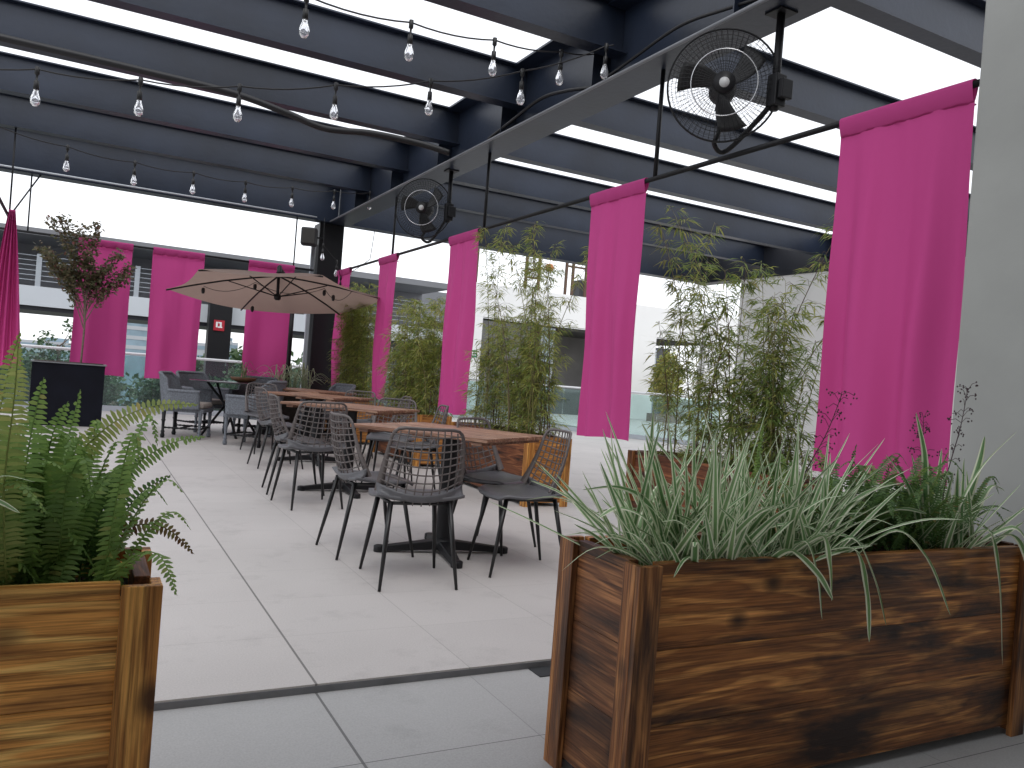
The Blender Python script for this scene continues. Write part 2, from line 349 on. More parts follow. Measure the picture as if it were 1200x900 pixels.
for y in (2.22, 3.86, 5.51, 7.16, 8.80, 10.45, 12.10):     # stiffener plates in the web
    m = MB()
    m.box(-.178, -.009, y+.16, y+.172, .021, .639); m.box(.009, .178, y+.16, y+.172, .021, .639)
    m.build('stiffener', STEEL, girder)
ys = [2.22, 3.86, 5.51, 7.16, 8.80, 10.45, 12.10]
for i, y in enumerate(ys):
    if i > 0:
        tag(ibeam((-9, y), (3.70, y), .40, .16, 3.82, .014, .010).build('roof_joist', STEEL), 'blue grey steel roof joist left of the girder, ' + ordn[i-1 if i < 6 else 6], 'beam', 'roof joists left of the girder')
    tag(ibeam((3.726, y), (11.92, y), .40, .16, 3.82, .014, .010).build('roof_joist', STEEL), 'blue grey steel roof joist right of the girder, ' + (ordn[i] if i < 6 else ordn[6]), 'beam', 'roof joists right of the girder')
tag(ibeam((-9, 13.78), (3.70, 13.78), .65, .26, 3.563).build('end_beam', STEEL), 'deep dark end beam above the pink banners left of the black column', 'beam')
tag(ibeam((3.73, 13.78), (11.91, 13.78), .65, .26, 3.563).build('end_beam', STEEL), 'deep dark end beam at the far end right of the black column', 'beam')
tag(ibeam((11.93, 0), (11.93, 13.95), .655, .30, 3.56).build('wall_beam', STEELD), 'dark steel beam along the top of the white side wall', 'beam')

# far column under the girder
col = empty('steel_column', 'thick black steel column holding the girder beside the umbrella', 'column', (3.62, 14.0, 0))
MB().box(-.21, .21, -.20, .20, 0, 3.558).build('shaft', BLACK, col, bevel=.01)
MB().box(-.29, -.23, -.05, .0, 0, 3.2).build('side_trunking', GREYL, col)
# unseen roof slab added to shade the near planters, and the back wall
tag(MB().box(-10, 12.3, -6, .2, 4.23, 4.5).build('shade_roof', WALLR), 'unseen flat roof slab added to shade the near end of the terrace', 'roof')
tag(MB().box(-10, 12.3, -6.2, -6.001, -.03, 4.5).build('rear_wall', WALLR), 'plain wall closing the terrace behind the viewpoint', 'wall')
# near concrete column
cc = MB(); cc.box(3.5, 4.5, 1.35, 2.31, -.03, 5.4)
tag(cc.build('concrete_column', CONC, bevel=.012), 'broad pale grey concrete column at the right edge of the terrace', 'column')

# ------------------------------------------------------------------ pipes and cables on the steel
def bez(pts, n=10):
    P_ = [Vector(p) for p in pts]; out = []
    for i in range(len(P_)-1):
        p0 = P_[max(i-1, 0)]; p1 = P_[i]; p2 = P_[i+1]; p3 = P_[min(i+2, len(P_)-1)]
        for k in range(n):
            s_ = k/n
            out.append(.5*((2*p1)+(p2-p0)*s_+(2*p0-5*p1+4*p2-p3)*s_*s_+(3*p1-p0-3*p2+p3)*s_**3))
    out.append(P_[-1]); return out
m = MB(); m.tube(bez([(-6, 8.62, 3.80), (-3, 8.62, 3.82), (-.9, 8.60, 3.81), (.3, 8.6, 3.80), (1.15, 8.60, 3.78), (1.7, 8.60, 3.70), (2.1, 8.6, 3.63), (2.6, 8.58, 3.68), (3.1, 8.5, 3.66), (3.45, 8.4, 3.60)]), .034, 10)
tag(m.build('cable_duct', CABLE), 'thick black corrugated duct sagging along a joist to the girder', 'duct')
m = MB(); m.tube([(-9, 13.62, 3.60), (0, 13.62, 3.60), (3.30, 13.62, 3.60)], .013, 8)
tag(m.build('conduit', WHITEPIPE), 'thin pale conduit along the lower edge of the far end beam', 'conduit')
m = MB(); m.tube([(3.50, -1, 3.545), (3.50, 6, 3.545), (3.50, 13.5, 3.545)], .014, 8)
tag(m.build('conduit', GREYPIPE), 'grey conduit running along the left flange of the roof girder', 'conduit')
m = MB(); m.tube(bez([(3.60, 3.6, 3.60), (3.57, 4.1, 3.66), (3.57, 4.6, 3.72), (3.56, 5.1, 3.66), (3.54, 5.5, 3.59)]), .012, 6)
m.tube(bez([(3.60, 5.7, 3.6), (3.57, 6.1, 3.68), (3.57, 6.6, 3.74), (3.56, 7.2, 3.66), (3.54, 7.6, 3.59)]), .016, 6)
tag(m.build('loose_cable', CABLE), 'black cable looping over the flange of the roof girder', 'cable')

# ------------------------------------------------------------------ string lights
def bulb_string(pts, ext0, ext1, label):
    root = empty('string_light', label, 'string lights', pts[0], 0, 'string lights under the roof')
    o = Vector(pts[0]); W = [Vector(p)+Vector((0, 0, .165)) for p in pts]
    allp = [Vector(e) for e in ext0]+W+[Vector(e) for e in ext1]
    m = MB(); out = []
    for i in range(len(allp)-1):
        a, b = allp[i], allp[i+1]
        for k in range(6):
            s_ = k/6; p = a.lerp(b, s_); p.z -= .04*(1-(2*s_-1)**2)*(b-a).length; out.append(p-o)
    out.append(allp[-1]-o); m.tube(out, .0058, 6); m.build('cable', CABLE, root)
    for i, p in enumerate(pts):
        q = Vector(p)-o
        sk = MB(); sk.lathe([(.004, .185), (.016, .18), (.017, .13), (.008, .12), (.007, .085), (.017, .08), (.019, .02), (.012, .018)], q, 10)
        s_ = sk.build('socket', BLACKP, root)
        bl = MB(); bl.lathe([(.015, .02), (.017, .0), (.028, -.03), (.034, -.055), (.030, -.08), (.016, -.098), (.0, -.102)], q, 12)
        bl.tube([q+Vector((-.006, 0, .01)), q+Vector((-.011, 0, -.04)), q+Vector((0, 0, -.07)), q+Vector((.011, 0, -.04)), q+Vector((.006, 0, .01))], .0016, 4)
        bl.build('bulb', BULBG, root)
    return root
A = [(.36, 5.08, 3.235), (1.09, 5.2, 3.27), (1.83, 5.32, 3.35), (2.52, 5.43, 3.45), (3.16, 5.55, 3.57)]
bulb_string(A[1:], [(-1.2, 4.9, 3.5), (.36, 5.08, 3.42)], [(3.50, 5.6, 3.82)], 'string of clear bulbs crossing under the nearest roof joists')
B = []
for i, (x_, z_) in enumerate(zip((-.0624, .0361, .1407, .2534, .3768, .51, .644), (.2642, .2761, .2932, .3208, .3546, .3997, .4688))):
    y_ = 6.8-.233*i; B.append((x_*y_, y_, H0+z_*y_))
bulb_string(B, [(-1.7, 7.2, 3.0), (-1.1, 7.03, 3.05)], [(3.52, 5.36, 3.82)], 'string of seven clear bulbs sagging across the middle of the roof')
Cc = []
for i, (x_, z_) in enumerate(zip((-.0294, .0366, .098, .1556, .2103, .2614, .307), (.1967, .1935, .1943, .1946, .1981, .2038, .2106))):
    y_ = 9.9+.333*i; Cc.append((x_*y_, y_, H0+z_*y_))
bulb_string(Cc, [(-2.2, 9.2, 3.5), (-.95, 9.57, 3.26)], [(3.55, 12.1, 3.78)], 'string of small clear bulbs along the far end of the roof')
# short string hanging by the column
bulb_string([(3.36, 13.3, 2.95), (3.62, 13.35, 2.72), (3.72, 13.4, 2.46)], [(3.35, 13.3, 3.55)], [(4.2, 13.4, 3.0), (4.25, 13.42, 3.5)], 'short tangled string of bulbs hanging in front of the black column')

# ------------------------------------------------------------------ fans
def make_fan():
    root = empty('ceiling_fan', '', 'fan', (3.72, 3.79, 3.56), 0, 'wall fans hung from the girder')
    m = MB(); m.tube([(0, 0, 0), (0, 0, -.62)], .026, 10); m.box(-.07, .07, -.07, .07, -.012, -.001); m.build('pole', BLACK, root)
    m = MB(); m.box(-.045, .045, -.05, .03, -.60, -.40); m.box(-.03, .06, -.09, -.05, -.56, -.44); m.build('bracket', BLACK, root, bevel=.006)
    # fan head pointing at the terrace, turned and tipped down a little
    hd = Vector(FC); d = Vector((-.62, -.78, -.10)).normalized()
    q = d.to_track_quat('Z', 'Y').to_matrix().to_4x4(); M = Matrix.Translation(hd) @ q
    m = MB(); m.tube(bez([(0, 0, -.50), (-.02, .03, -.60), hd+Vector((.16, .10, -.36)), hd+Vector((.05, .10, -.34)), hd-d*.12+Vector((0, 0, -.26)), hd-d*.12+Vector((0, 0, -.05))], 6), .017, 8); m.build('arm', BLACK, root)
    m = MB(); m.lathe([(0, -.20), (.06, -.20), (.085, -.17), (.085, -.06), (.06, -.03), (.045, .0), (.045, .03), (0, .03)], n=20, M=M); m.build('motor', BLACKP, root)
    m = MB()
    RR = .35
    for k in range(3):
        a0 = 2*math.pi*k/3+.5
        def bl(u, v, a0=a0):
            r_ = .04+u*.25; a = a0+(v-.5)*(.95-.35*u)+u*.35; z = (v-.5)*-.07
            return M @ Vector((r_*math.cos(a), r_*math.sin(a), z-.01))
        m.grid(bl, 8, 5)
    m.build('blade', BLACKP, root, solid=.004)
    g = MB()
    for zc, sg in ((.0, 1), (-.0, -1)):
        for k in range(60):
            a = 2*math.pi*k/60
            pts = [M @ Vector((r_*math.cos(a+tw), r_*math.sin(a+tw), sg*z)) for r_, z, tw in ((.07, .075, 0), (.16, .08, .05), (.25, .07, .09), (.325, .035, .11), (RR, 0, .12))]
            g.tube(pts, .0016, 3, cap=False)
        for r_, z in ((.07, .075), (.10, .077), (.13, .078), (.16, .08), (.18, .079), (.225, .072), (.25, .07), (.275, .058), (.30, .047), (.325, .035)):
            g.tube([M @ Vector((r_*math.cos(2*math.pi*k/40), r_*math.sin(2*math.pi*k/40), sg*z)) for k in range(40)], .0014, 4, closed=True)
    g.tube([M @ Vector((RR*math.cos(2*math.pi*k/48), RR*math.sin(2*math.pi*k/48), 0)) for k in range(48)], .007, 6, closed=True)
    g.build('cage', BLACK, root)
    m = MB(); m.tube([M @ Vector((.205*math.cos(2*math.pi*k/40), .205*math.sin(2*math.pi*k/40), .081)) for k in range(40)], .0042, 6, closed=True); m.build('chrome_ring', mat('chrome_ring', (.6, .6, .62), .25, 1), root)
    m = MB(); m.lathe([(0, .084), (.068, .084), (.068, .076), (0, .076)], n=24, M=M); m.build('hub_badge', BLACK, root)
    m = MB(); m.lathe([(0, .087), (.032, .087), (.032, .0845), (0, .0845)], n=20, M=M); m.build('badge_disc', mat('badge_silver', (.5, .5, .5), .4), root)
    return root
FC = (-.24, .21, -.46)
fan = make_fan(); fan['label'] = 'large black caged fan hanging from the girder beside the nearest pink banner'
f2 = copy_tree(fan); f2.location = (3.72, 8.95, 3.56); f2['label'] = 'smaller looking black caged fan on the far part of the girder near the column'
# speaker
m = MB(); m.box(-.13, .13, -.10, .10, -.15, .15)
sp_ = empty('loudspeaker', 'small dark grey loudspeaker mounted on the left of the black column', 'speaker', (3.22, 13.72, 3.27), R(-20))
m.build('cabinet', mat('speaker_case', (.035, .035, .037), .6), sp_, bevel=.03)
MB().box(-.10, .10, -.115, -.101, -.12, .12).build('grille', mat('speaker_grille', (.05, .048, .045), .8, 0, .3, 200), sp_)
MB().tube([(.13, .02, 0), (.22, .14, .02)], .015, 8).build('bracket', BLACK, sp_)

# ------------------------------------------------------------------ rods and banners
def rod(a, b, hangers, label):
    root = empty('banner_rod', label, 'rod', a)
    A_ = Vector(a); m = MB(); m.tube([(0, 0, 0), (Vector(b)-A_)/2, Vector(b)-A_], .019, 8); m.build('pole', BLACK, root)
    for h_ in hangers:
        m = MB(); p = Vector(h_[0])-A_; q = Vector(h_[1])-A_; m.tube([p, q], h_[2] if len(h_) > 2 else .012, 6); m.build('hanger', BLACK, root)
    return root
ZR = 2.735
rod((3.735, 2.32, ZR), (3.735, 13.7, ZR), [((3.735, y, ZR), (3.735, y, 3.56), .017) for y in (4.98, 7.95, 10.9)], 'black rod under the girder carrying the right row of pink banners')
rod((-2.4, 13.78, ZR), (3.35, 13.78, ZR-.01), [((x, 13.78, ZR), (x, 13.78, 3.56)) for x in (-.83, 3.01)], 'black rod at the far end carrying the left row of pink banners')
rod((-.96, 12.3, 2.72), (-.96, 9.0, 2.76), [((-.94, 12.1, 2.72), (-.94, 12.1, 3.82)), ((-.93, 12.12, 2.72), (-.72, 13.7, 3.56)), ((-.96, 9.3, 2.75), (-.96, 8.8, 3.82))], 'black rod at the left edge holding the bunched pink banner')

def banner(x, y, rz, w_, zt, zb, seed, label, group, nfold=5, amp=.02, gather=0, curl=0.0):
    rnd = random.Random(seed); ph = [rnd.uniform(0, 6.28) for _ in range(6)]
    root = empty('banner', label, 'banner', (x, y, zt), rz, group)
    h_ = zt-zb
    def fn(u, v):
        s_ = u-.5
        ww = w_*(1-.015*math.sin(v*3.0+ph[5])) if not gather else w_*(gather+(1-gather)*v**.8)
        a = amp*(.06+.94*min(1, max(0, v-.04)*1.7))
        d = a*(math.sin(u*nfold*2.9+ph[0]+1.1*v)+.42*math.sin(u*nfold*4.9+ph[1]-1.6*v)*(1-.5*v)+.7*math.sin(u*2.6+ph[2]+3.4*v)*v+.16*math.sin(u*nfold*11+ph[3])*(1-v)**2)
        if gather: d += .05*math.sin(u*34+ph[3])*(1-.3*v)
        d += .012*math.sin(v*9+ph[3]+u*3)*v+curl*v*v*(s_*s_*4)+.015*v*math.sin(ph[4]+2*u)
        dz = -.012*math.sin(u*5+ph[4])*v-.010*s_*v
        return Vector((s_*ww, d, .022-v*(h_+.022)+dz))
    m = MB(); m.grid(fn, 90 if gather else 60, 70); o = m.build('cloth', PINK, root)
    # rod sleeve, slightly puckered along its seam
    sl_ = MB()
    def sf(u, v):
        a = v*2*math.pi; pk = .004*math.sin(u*31+ph[0])+.003*math.sin(u*57+ph[1])
        ww = w_*(gather if gather else 1)
        zz = math.cos(a); return Vector(((u-.5)*ww*1.004, (.026-.012*max(0, -zz))*math.sin(a)+pk*max(0, -zz), .027*zz if zz > 0 else .088*zz+pk*.6))
    sl_.grid(sf, 30, 12); sl_.build('rod_sleeve', PINK, root)
    def hm(u, v):
        p = fn(u, (.105+.022*v)/h_); return p+Vector((0, -.006+.004*math.sin(u*60+ph[2]), 0))
    se = MB(); se.tube([Vector(((k/40-.5)*w_*(gather if gather else 1), -.016+.003*math.sin(k*1.7+ph[2]), -.094+.003*math.sin(k*.9+ph[0]))) for k in range(41)], .0045, 6); se.build('seam', PINK, root)
    return root
GR = 'pink banners in the row under the girder'
for i, (y, w_, zb, amp, lb) in enumerate(((2.87, .78, .74, .042, 'largest and nearest magenta cloth banner, beside the concrete column'),
     (5.46, .76, .715, .036, 'magenta banner between the two bamboo planters, second nearest'),
     (8.46, .80, .70, .040, 'magenta banner hanging just behind the nearest wooden table'),
     (11.05, .78, .72, .028, 'magenta banner between the two farther bamboo clumps'),
     (13.25, .72, .73, .024, 'magenta banner touching the right side of the black column'))):
    banner(3.735, y, R(90), w_, ZR, zb, 10+i, lb, GR, 5, amp)
GL = 'pink banners in the row at the far end'
banner(.20, 13.78, 0, .74, ZR, .715, 31, 'magenta banner behind the small tree in the black box', GL, 4, .035)
banner(1.23, 13.78, 0, .75, ZR, .71, 32, 'magenta banner left of the umbrella above the wicker chairs', GL, 4, .035)
banner(2.66, 13.78, 0, .74, ZR, .70, 33, 'magenta banner half hidden behind the umbrella', GL, 3, .035)
banner(-.90, 11.95, R(10), .44, 2.74, .80, 34, 'narrow bunched magenta banner at the left edge', GL, 5, .03, .16)

# ------------------------------------------------------------------ planters
def planter(label, loc, L, W, Hh, along, light=False, gap=.0012):
    """box from local (0,0) to (L,W), long side along local x; near-left corner at loc. along='x' or 'y'"""
    root = empty('wooden_planter', label, 'planter', loc, 0 if along == 'x' else R(90), 'wooden planters')
    wx, wy, wz = (WOODXL, WOODYM, WOODZL) if light else (WOODX, WOODY, WOODZ)
    if along == 'y': wx, wy = WOODXR, (WOODYG if light else WOODYM)
    T = .022; P_ = .075
    def side(x0, x1, y0, y1, mt, nb=3):
        m = MB(); hb = (Hh-.035-.03)/nb
        for k in range(nb): m.box(x0, x1, y0, y1, .035+k*hb+(gap if k else 0), .035+(k+1)*hb)
        m.build('side_panel', mt, root, bevel=.0015)
    side(P_*.0+.03, L-.03, .022, .022+T, wx); side(P_*.0+.03, L-.03, W-.022-T, W-.022, wx)
    side(.022, .022+T, .046, W-.046, wy); side(L-.022-T, L-.022, .046, W-.046, wy)
    # corner posts: an L of two boards at each corner, standing proud of the panels
    for sx in (0, 1):
        for sy in (0, 1):
            m = MB()
            X = (lambda a, b: (a, b)) if sx == 0 else (lambda a, b: (L-b, L-a))
            Yf = (lambda a, b: (a, b)) if sy == 0 else (lambda a, b: (W-b, W-a))
            m.box(*X(0, P_), *Yf(0, .021), 0, Hh-.002); m.box(*X(0, .021), *Yf(.0212, P_), 0, Hh-.003)
            m.build('corner_post', wz, root, bevel=.002)
    m = MB(); 
    for q0 in (.018, W-.05): MB().box(P_+.001, L-P_-.001, q0, q0+.032, Hh-.030, Hh).build('rim', wx, root, bevel=.002)
    for q0 in (.018, L-.05): MB().box(q0, q0+.032, P_+.001, W-P_-.001, Hh-.030, Hh).build('rim', wy, root, bevel=.002)
    rnd = random.Random(3)
    def sf(u, v): return Vector((.046+u*(L-.092), .046+v*(W-.092), Hh-.075+.03*math.sin(u*L*9)*math.sin(v*7)+rnd.uniform(-.006, .006)))
    m = MB(); m.grid(sf, int(L*30), 14); m.build('soil', SOIL, root)
    return root
planter('dark scorched timber planter at front right full of striped grass', (1.325, 1.695, -.03), 1.81, .405, .69, 'x')
planter('golden brown timber planter at front left holding ferns', (-1.50, 1.735, -.03), 1.672, .36, .69, 'x', True)
def planter_y(label, x0, y0, W, L, Hh, light): # long side along world y; front-left corner (x0,y0)
    return planter(label, (x0+W, y0, 0), L, W, Hh, 'y', light)
planter_y('reddish timber planter with bamboo behind the nearest wooden table', 3.56, 6.30, .46, 1.75, .63, True)
planter_y('dark red timber planter with bamboo left of the nearest banner', 4.0, 3.75, .42, 1.66, .63, False)
planter_y('timber planter with bamboo behind the second wooden table', 3.56, 9.05, .46, 1.6, .63, True)
planter_y('timber planter with bamboo nearest the black column', 3.56, 11.6, .46, 1.5, .63, True)

# ------------------------------------------------------------------ ferns
def perp(d):
    u = d.cross(Vector((0, 0, 1)))
    if u.length < 1e-3: u = Vector((1, 0, 0))
    return u.normalized()
def frond(m, pts, wid, rnd, face=None, mi=0, spacing=.0098, mr=None):
    P_ = bez(pts, 8); Ls = [0]
    for a, b in zip(P_, P_[1:]): Ls.append(Ls[-1]+(b-a).length)
    L = Ls[-1]; m.tube(P_, [.0022*(1-.75*i/(len(P_)-1)) for i in range(len(P_))], 4, mi if mr is None else mr, cap=False)
    n = max(6, int(L/spacing)); j = 0; fl = rnd.uniform(-.5, .5)
    for i in range(2, n):
        s_ = i/n*L
        while Ls[j+1] < s_ and j < len(Ls)-2: j += 1
        t_ = (s_-Ls[j])/(Ls[j+1]-Ls[j]+1e-9); p = P_[j].lerp(P_[j+1], t_); d = (P_[j+1]-P_[j]).normalized()
        if face is not None: sd = d.cross(face).normalized()
        else: sd = perp(d)
        nn = d.cross(sd).normalized()
        q = i/n; ln = wid*min(1, (q*6)**.6)*(1-q**3.2)**.8*rnd.uniform(.88, 1.08)
        if q > .985: ln *= .6
        for sg in (-1, 1):
            if rnd.random() < .02: continue
            dr = (sd*sg*1.0+d*.18+nn*rnd.uniform(-.22, .22)+Vector((0, 0, -.10))).normalized(); wv = d
            b0 = p+d*(spacing*.25*sg); hw = spacing*.50
            tip = b0+dr*ln+d*.1*ln*.3+Vector((0, 0, -.12*ln)); mid = b0+dr*ln*.55+nn*.03*ln
            m.add([b0-wv*hw*.55, b0+wv*hw*.75, mid+wv*hw*.9, tip+wv*hw*.15, tip-wv*hw*.25, mid-wv*hw*.8], [(0, 1, 2, 5), (5, 2, 3, 4)], mi)
def fern(label, c, n, Lr, spread, seed, mats, extra=(), wid=.036, up=.9, group=None, aim=None, yr=.1, xr=.25):
    rnd = random.Random(seed); root = empty('fern', label, 'fern', c, 0, group)
    o = Vector(c); m = MB()
    for i in range(n):
        a = rnd.uniform(0, 6.283); L = rnd.uniform(*Lr); el = rnd.uniform(.35, 1.25)*up
        b = Vector((rnd.uniform(-xr, xr), rnd.uniform(-yr, yr), 0))
        h = Vector((math.cos(a), math.sin(a)*.75, 0))*spread
        top = L*math.sin(min(el, 1.45)); out = L*math.cos(min(el, 1.45))
        dr = rnd.uniform(.05, .25)*L
        pts = [b, b+h*out*.25+Vector((0, 0, top*.45)), b+h*out*.6+Vector((0, 0, top*.82)), b+h*out*.9+Vector((0, 0, top-dr*.3)), b+h*out*1.15+Vector((0, 0, top-dr))]
        frond(m, pts, wid*rnd.uniform(.8, 1.1), rnd, mi=0 if rnd.random() < .9 else 1)
    m.build('fronds', mats, root)
    for pts, wd, mt, face in extra:
        e = MB(); frond(e, [Vector(p)-o for p in pts], wd, rnd, face=face, mi=0)
        e.build('frond', mt, root)
    return root
VIEW = Vector((.2, -.97, .12))
ex = [([(-.05, 1.93, .64), (-.045, 1.93, .78), (.0, 1.94, .885), (.07, 1.94, .965), (.15, 1.94, 1.005), (.235, 1.93, 1.012)], .036, FERNY, Vector((0, -1, .5))),
      ([(-.02, 1.93, .62), (.03, 1.95, .76), (.10, 1.97, .85), (.18, 1.97, .915), (.262, 1.97, .938)], .032, FERN, Vector((0, -1, .6))),
      ([(.04, 1.93, .64), (.09, 1.94, .72), (.145, 1.94, .742), (.20, 1.94, .725), (.252, 1.94, .672)], .022, FERNR, Vector((0, -1, .7))),
      ([(-.06, 1.93, .64), (-.04, 1.95, .80), (-.015, 1.96, .93), (.0, 1.96, 1.03)], .026, FERN, Vector((.2, -1, .1))),
      ([(-.04, 1.90, .64), (-.05, 1.88, .80), (-.045, 1.86, .93), (-.02, 1.84, 1.01)], .040, FERN, Vector((.1, -1, .1))),
      ([(-.02, 1.88, .64), (-.015, 1.83, .74), (-.01, 1.81, .86), (.005, 1.79, .95)], .040, FERN, Vector((.1, -1, .1))),
      ([(.02, 1.92, .64), (.045, 1.90, .74), (.08, 1.90, .84), (.13, 1.90, .90)], .032, FERND, Vector((.1, -1, .3))),
      ([(.03, 1.95, .64), (.08, 2.0, .72), (.14, 2.02, .80), (.20, 2.03, .84)], .026, FERND, Vector((.1, -1, .3))),
      ([(-.10, 1.82, .64), (-.11, 1.72, .85), (-.10, 1.64, 1.02), (-.095, 1.56, 1.12)], .036, FERNY, Vector((.1, -1, .1))),
      ([(-.14, 1.82, .64), (-.14, 1.75, .85), (-.12, 1.70, 1.03), (-.10, 1.66, 1.14)], .036, FERNY, Vector((.1, -1, .1))),
      ([(-.08, 1.85, .64), (-.085, 1.78, .80), (-.075, 1.73, .95), (-.06, 1.70, 1.06)], .040, FERN, Vector((.1, -1, .1)))]
fern('lush green fern with long fronds arching over the left planter', (-.06, 1.91, .60), 62, (.25, .46), .55, 5, [FERN, FERND], ex, .036, 1.0, None, xr=.14)
fern('second green fern at the left image edge behind the first', (-.42, 1.93, .60), 55, (.3, .55), .6, 6, [FERN, FERNY], (), .036, 1.05, None, xr=.2)
fern('dark green fern between the two striped grass clumps', (2.47, 1.92, .62), 120, (.24, .46), .85, 8, [FERND, FERN], [([(2.44, 1.95, .64), (2.44, 1.97, .78), (2.45, 1.98, .90), (2.47, 1.98, .99)], .03, FERND, VIEW), ([(2.62, 1.85, .64), (2.66, 1.82, .80), (2.69, 1.80, .93), (2.70, 1.78, 1.00)], .024, FERN, VIEW), ([(2.54, 1.9, .64), (2.56, 1.92, .78), (2.60, 1.94, .90), (2.66, 1.94, .96)], .024, FERND, VIEW)], .028, .85, None, xr=.28)
fern('small dark fern behind the striped grass near the bamboo', (2.1, 2.0, .62), 16, (.2, .40), .5, 9, [FERND, FERN], [([(2.02, 2.0, .64), (2.03, 2.02, .8), (2.05, 2.03, .95), (2.06, 2.03, 1.05)], .024, FERN, VIEW)], .026, 1.0, None, xr=.12)
fern('low fern peeping over the right end of the front planter', (2.93, 1.98, .62), 34, (.20, .38), .6, 12, [FERND, FERN], (), .026, .9, None, xr=.14)

# ------------------------------------------------------------------ striped grass
def blade(m, pts, wid, rnd):
    P_ = bez(pts, 3 if len(pts) > 5 else 6); N = len(P_); tw = rnd.uniform(-.6, .6); rows = []
    for i, p in enumerate(P_):
        d = (P_[min(i+1, N-1)]-P_[max(i-1, 0)]).normalized(); s_ = perp(d)
        q = i/(N-1); n = d.cross(s_).normalized(); a = tw*q+tw*.5; sd = (s_*math.cos(a)+n*math.sin(a)).normalized(); nn = d.cross(sd)
        w_ = wid*(.55+.45*math.sin(min(1, q*2.2)*math.pi/2))*(1-q**2.6)**.75+.0004
        rows.append([p+sd*w_*k+nn*w_*.35*abs(k) for k in (-1, -.55, 0, .55, 1)])
    vs = [v for r_ in rows for v in r_]
    b = len(m.v); m.v += [tuple(v) for v in vs]
    for i in range(N-1):
        for k in range(4):
            m.f.append([b+i*5+k, b+i*5+k+1, b+(i+1)*5+k+1, b+(i+1)*5+k]); m.m.append(1 if k in (0, 3) else 0); m.sm.append(True)
    # thin cream pinstripe inside the green
def grass_clump(label, c, n, Lr, seed, extra=(), xr=.2, yr=.1, wid=.0105, el0=.5, green=0):
    rnd = random.Random(seed); root = empty('striped_grass', label, 'plant', c, 0, 'striped grass plants in the planters'); o = Vector(c); m = MB()
    for i in range(n):
        a = rnd.uniform(0, 6.283); L = rnd.uniform(*Lr); el = rnd.uniform(el0, 1.40)
        b = Vector((rnd.uniform(-xr, xr), rnd.uniform(-yr, yr), 0)); h = Vector((math.cos(a)*math.cos(el)+b.x*.9, math.sin(a)*math.cos(el)*.8, math.sin(el))).normalized()
        kk = rnd.choice((.03, .06, .12, .22, .40))*(1.6-el)
        pts = [b+h*L*t_+Vector((0, 0, -kk*L*t_**3)) for t_ in (0, .2, .4, .6, .8, 1)]
        blade(m, pts, wid*rnd.uniform(.7, 1.2), rnd)
    for pts in extra:
        blade(m, [Vector(p)-o for p in pts], wid*1.45, rnd)
    m.build('leaves', [VG, VW], root); return root
ex = [[(1.88, 1.75, .64), (1.91, 1.68, .72), (1.93, 1.64, .62), (1.935, 1.62, .50)], [(2.05, 1.75, .64), (2.1, 1.67, .73), (2.17, 1.63, .60), (2.22, 1.62, .46)],
      [(2.2, 1.75, .64), (2.28, 1.66, .75), (2.40, 1.62, .66), (2.50, 1.6, .48)], [(2.0, 1.78, .64), (2.08, 1.65, .70), (2.12, 1.62, .58), (2.14, 1.615, .42)],
      [(1.85, 1.76, .64), (1.83, 1.66, .70), (1.90, 1.62, .64), (1.96, 1.61, .56)], [(1.9, 1.76, .64), (1.95, 1.66, .74), (1.97, 1.635, .66), (1.975, 1.625, .55)],
      [(1.55, 1.85, .64), (1.45, 1.84, .80), (1.34, 1.84, .85), (1.22, 1.84, .84)], [(1.52, 1.82, .64), (1.42, 1.80, .76), (1.32, 1.8, .80), (1.25, 1.8, .77)],
      [(1.62, 1.85, .64), (1.53, 1.86, .84), (1.47, 1.87, .97), (1.43, 1.88, 1.03)], [(1.8, 1.85, .64), (1.74, 1.86, .85), (1.70, 1.87, .98), (1.66, 1.88, 1.07)],
      [(1.72, 1.85, .64), (1.62, 1.85, .80), (1.53, 1.86, .93), (1.45, 1.88, 1.0)], [(2.1, 1.8, .64), (2.2, 1.78, .80), (2.32, 1.78, .86), (2.46, 1.78, .88)],
      [(2.15, 1.8, .64), (2.28, 1.76, .76), (2.42, 1.75, .80), (2.56, 1.75, .78)]]
grass_clump('large clump of cream striped grass leaning over the front right planter', (1.80, 1.87, .60), 230, (.28, .54), 21, ex, .36, .11, .0098, .5)
ex = [[(2.75, 1.85, .64), (2.68, 1.84, .82), (2.64, 1.83, .98), (2.56, 1.82, 1.12)], [(2.8, 1.85, .64), (2.90, 1.85, .82), (3.02, 1.85, .95), (3.2, 1.84, 1.08)],
      [(2.7, 1.85, .64), (2.60, 1.82, .80), (2.52, 1.82, .90), (2.42, 1.82, .97)], [(2.75, 1.78, .64), (2.78, 1.67, .74), (2.82, 1.64, .58), (2.84, 1.62, .28)],
      [(2.85, 1.78, .64), (2.92, 1.67, .72), (2.98, 1.63, .60), (3.0, 1.62, .44)], [(2.83, 1.78, .64), (2.90, 1.66, .75), (2.96, 1.62, .66), (3.02, 1.60, .48)],
      [(2.88, 1.88, .64), (2.98, 1.88, .8), (3.04, 1.88, .95), (3.06, 1.88, 1.05)], [(2.92, 1.88, .64), (3.03, 1.88, .76), (3.12, 1.88, .86), (3.22, 1.88, .84)]]
grass_clump('smaller striped grass clump at the right end of the front planter', (2.80, 1.88, .60), 46, (.25, .44), 22, ex, .14, .10, .0105, .6)
grass_clump('few striped blades poking in at the left edge over the ferns', (-.30, 1.72, .60), 12, (.25, .40), 23, [[(-.22, 1.74, .64), (-.16, 1.70, .80), (-.12, 1.68, .88), (-.06, 1.66, .875)], [(-.24, 1.74, .64), (-.17, 1.70, .78), (-.13, 1.68, .84), (-.08, 1.66, .82)]], .1, .05, .006, .5)
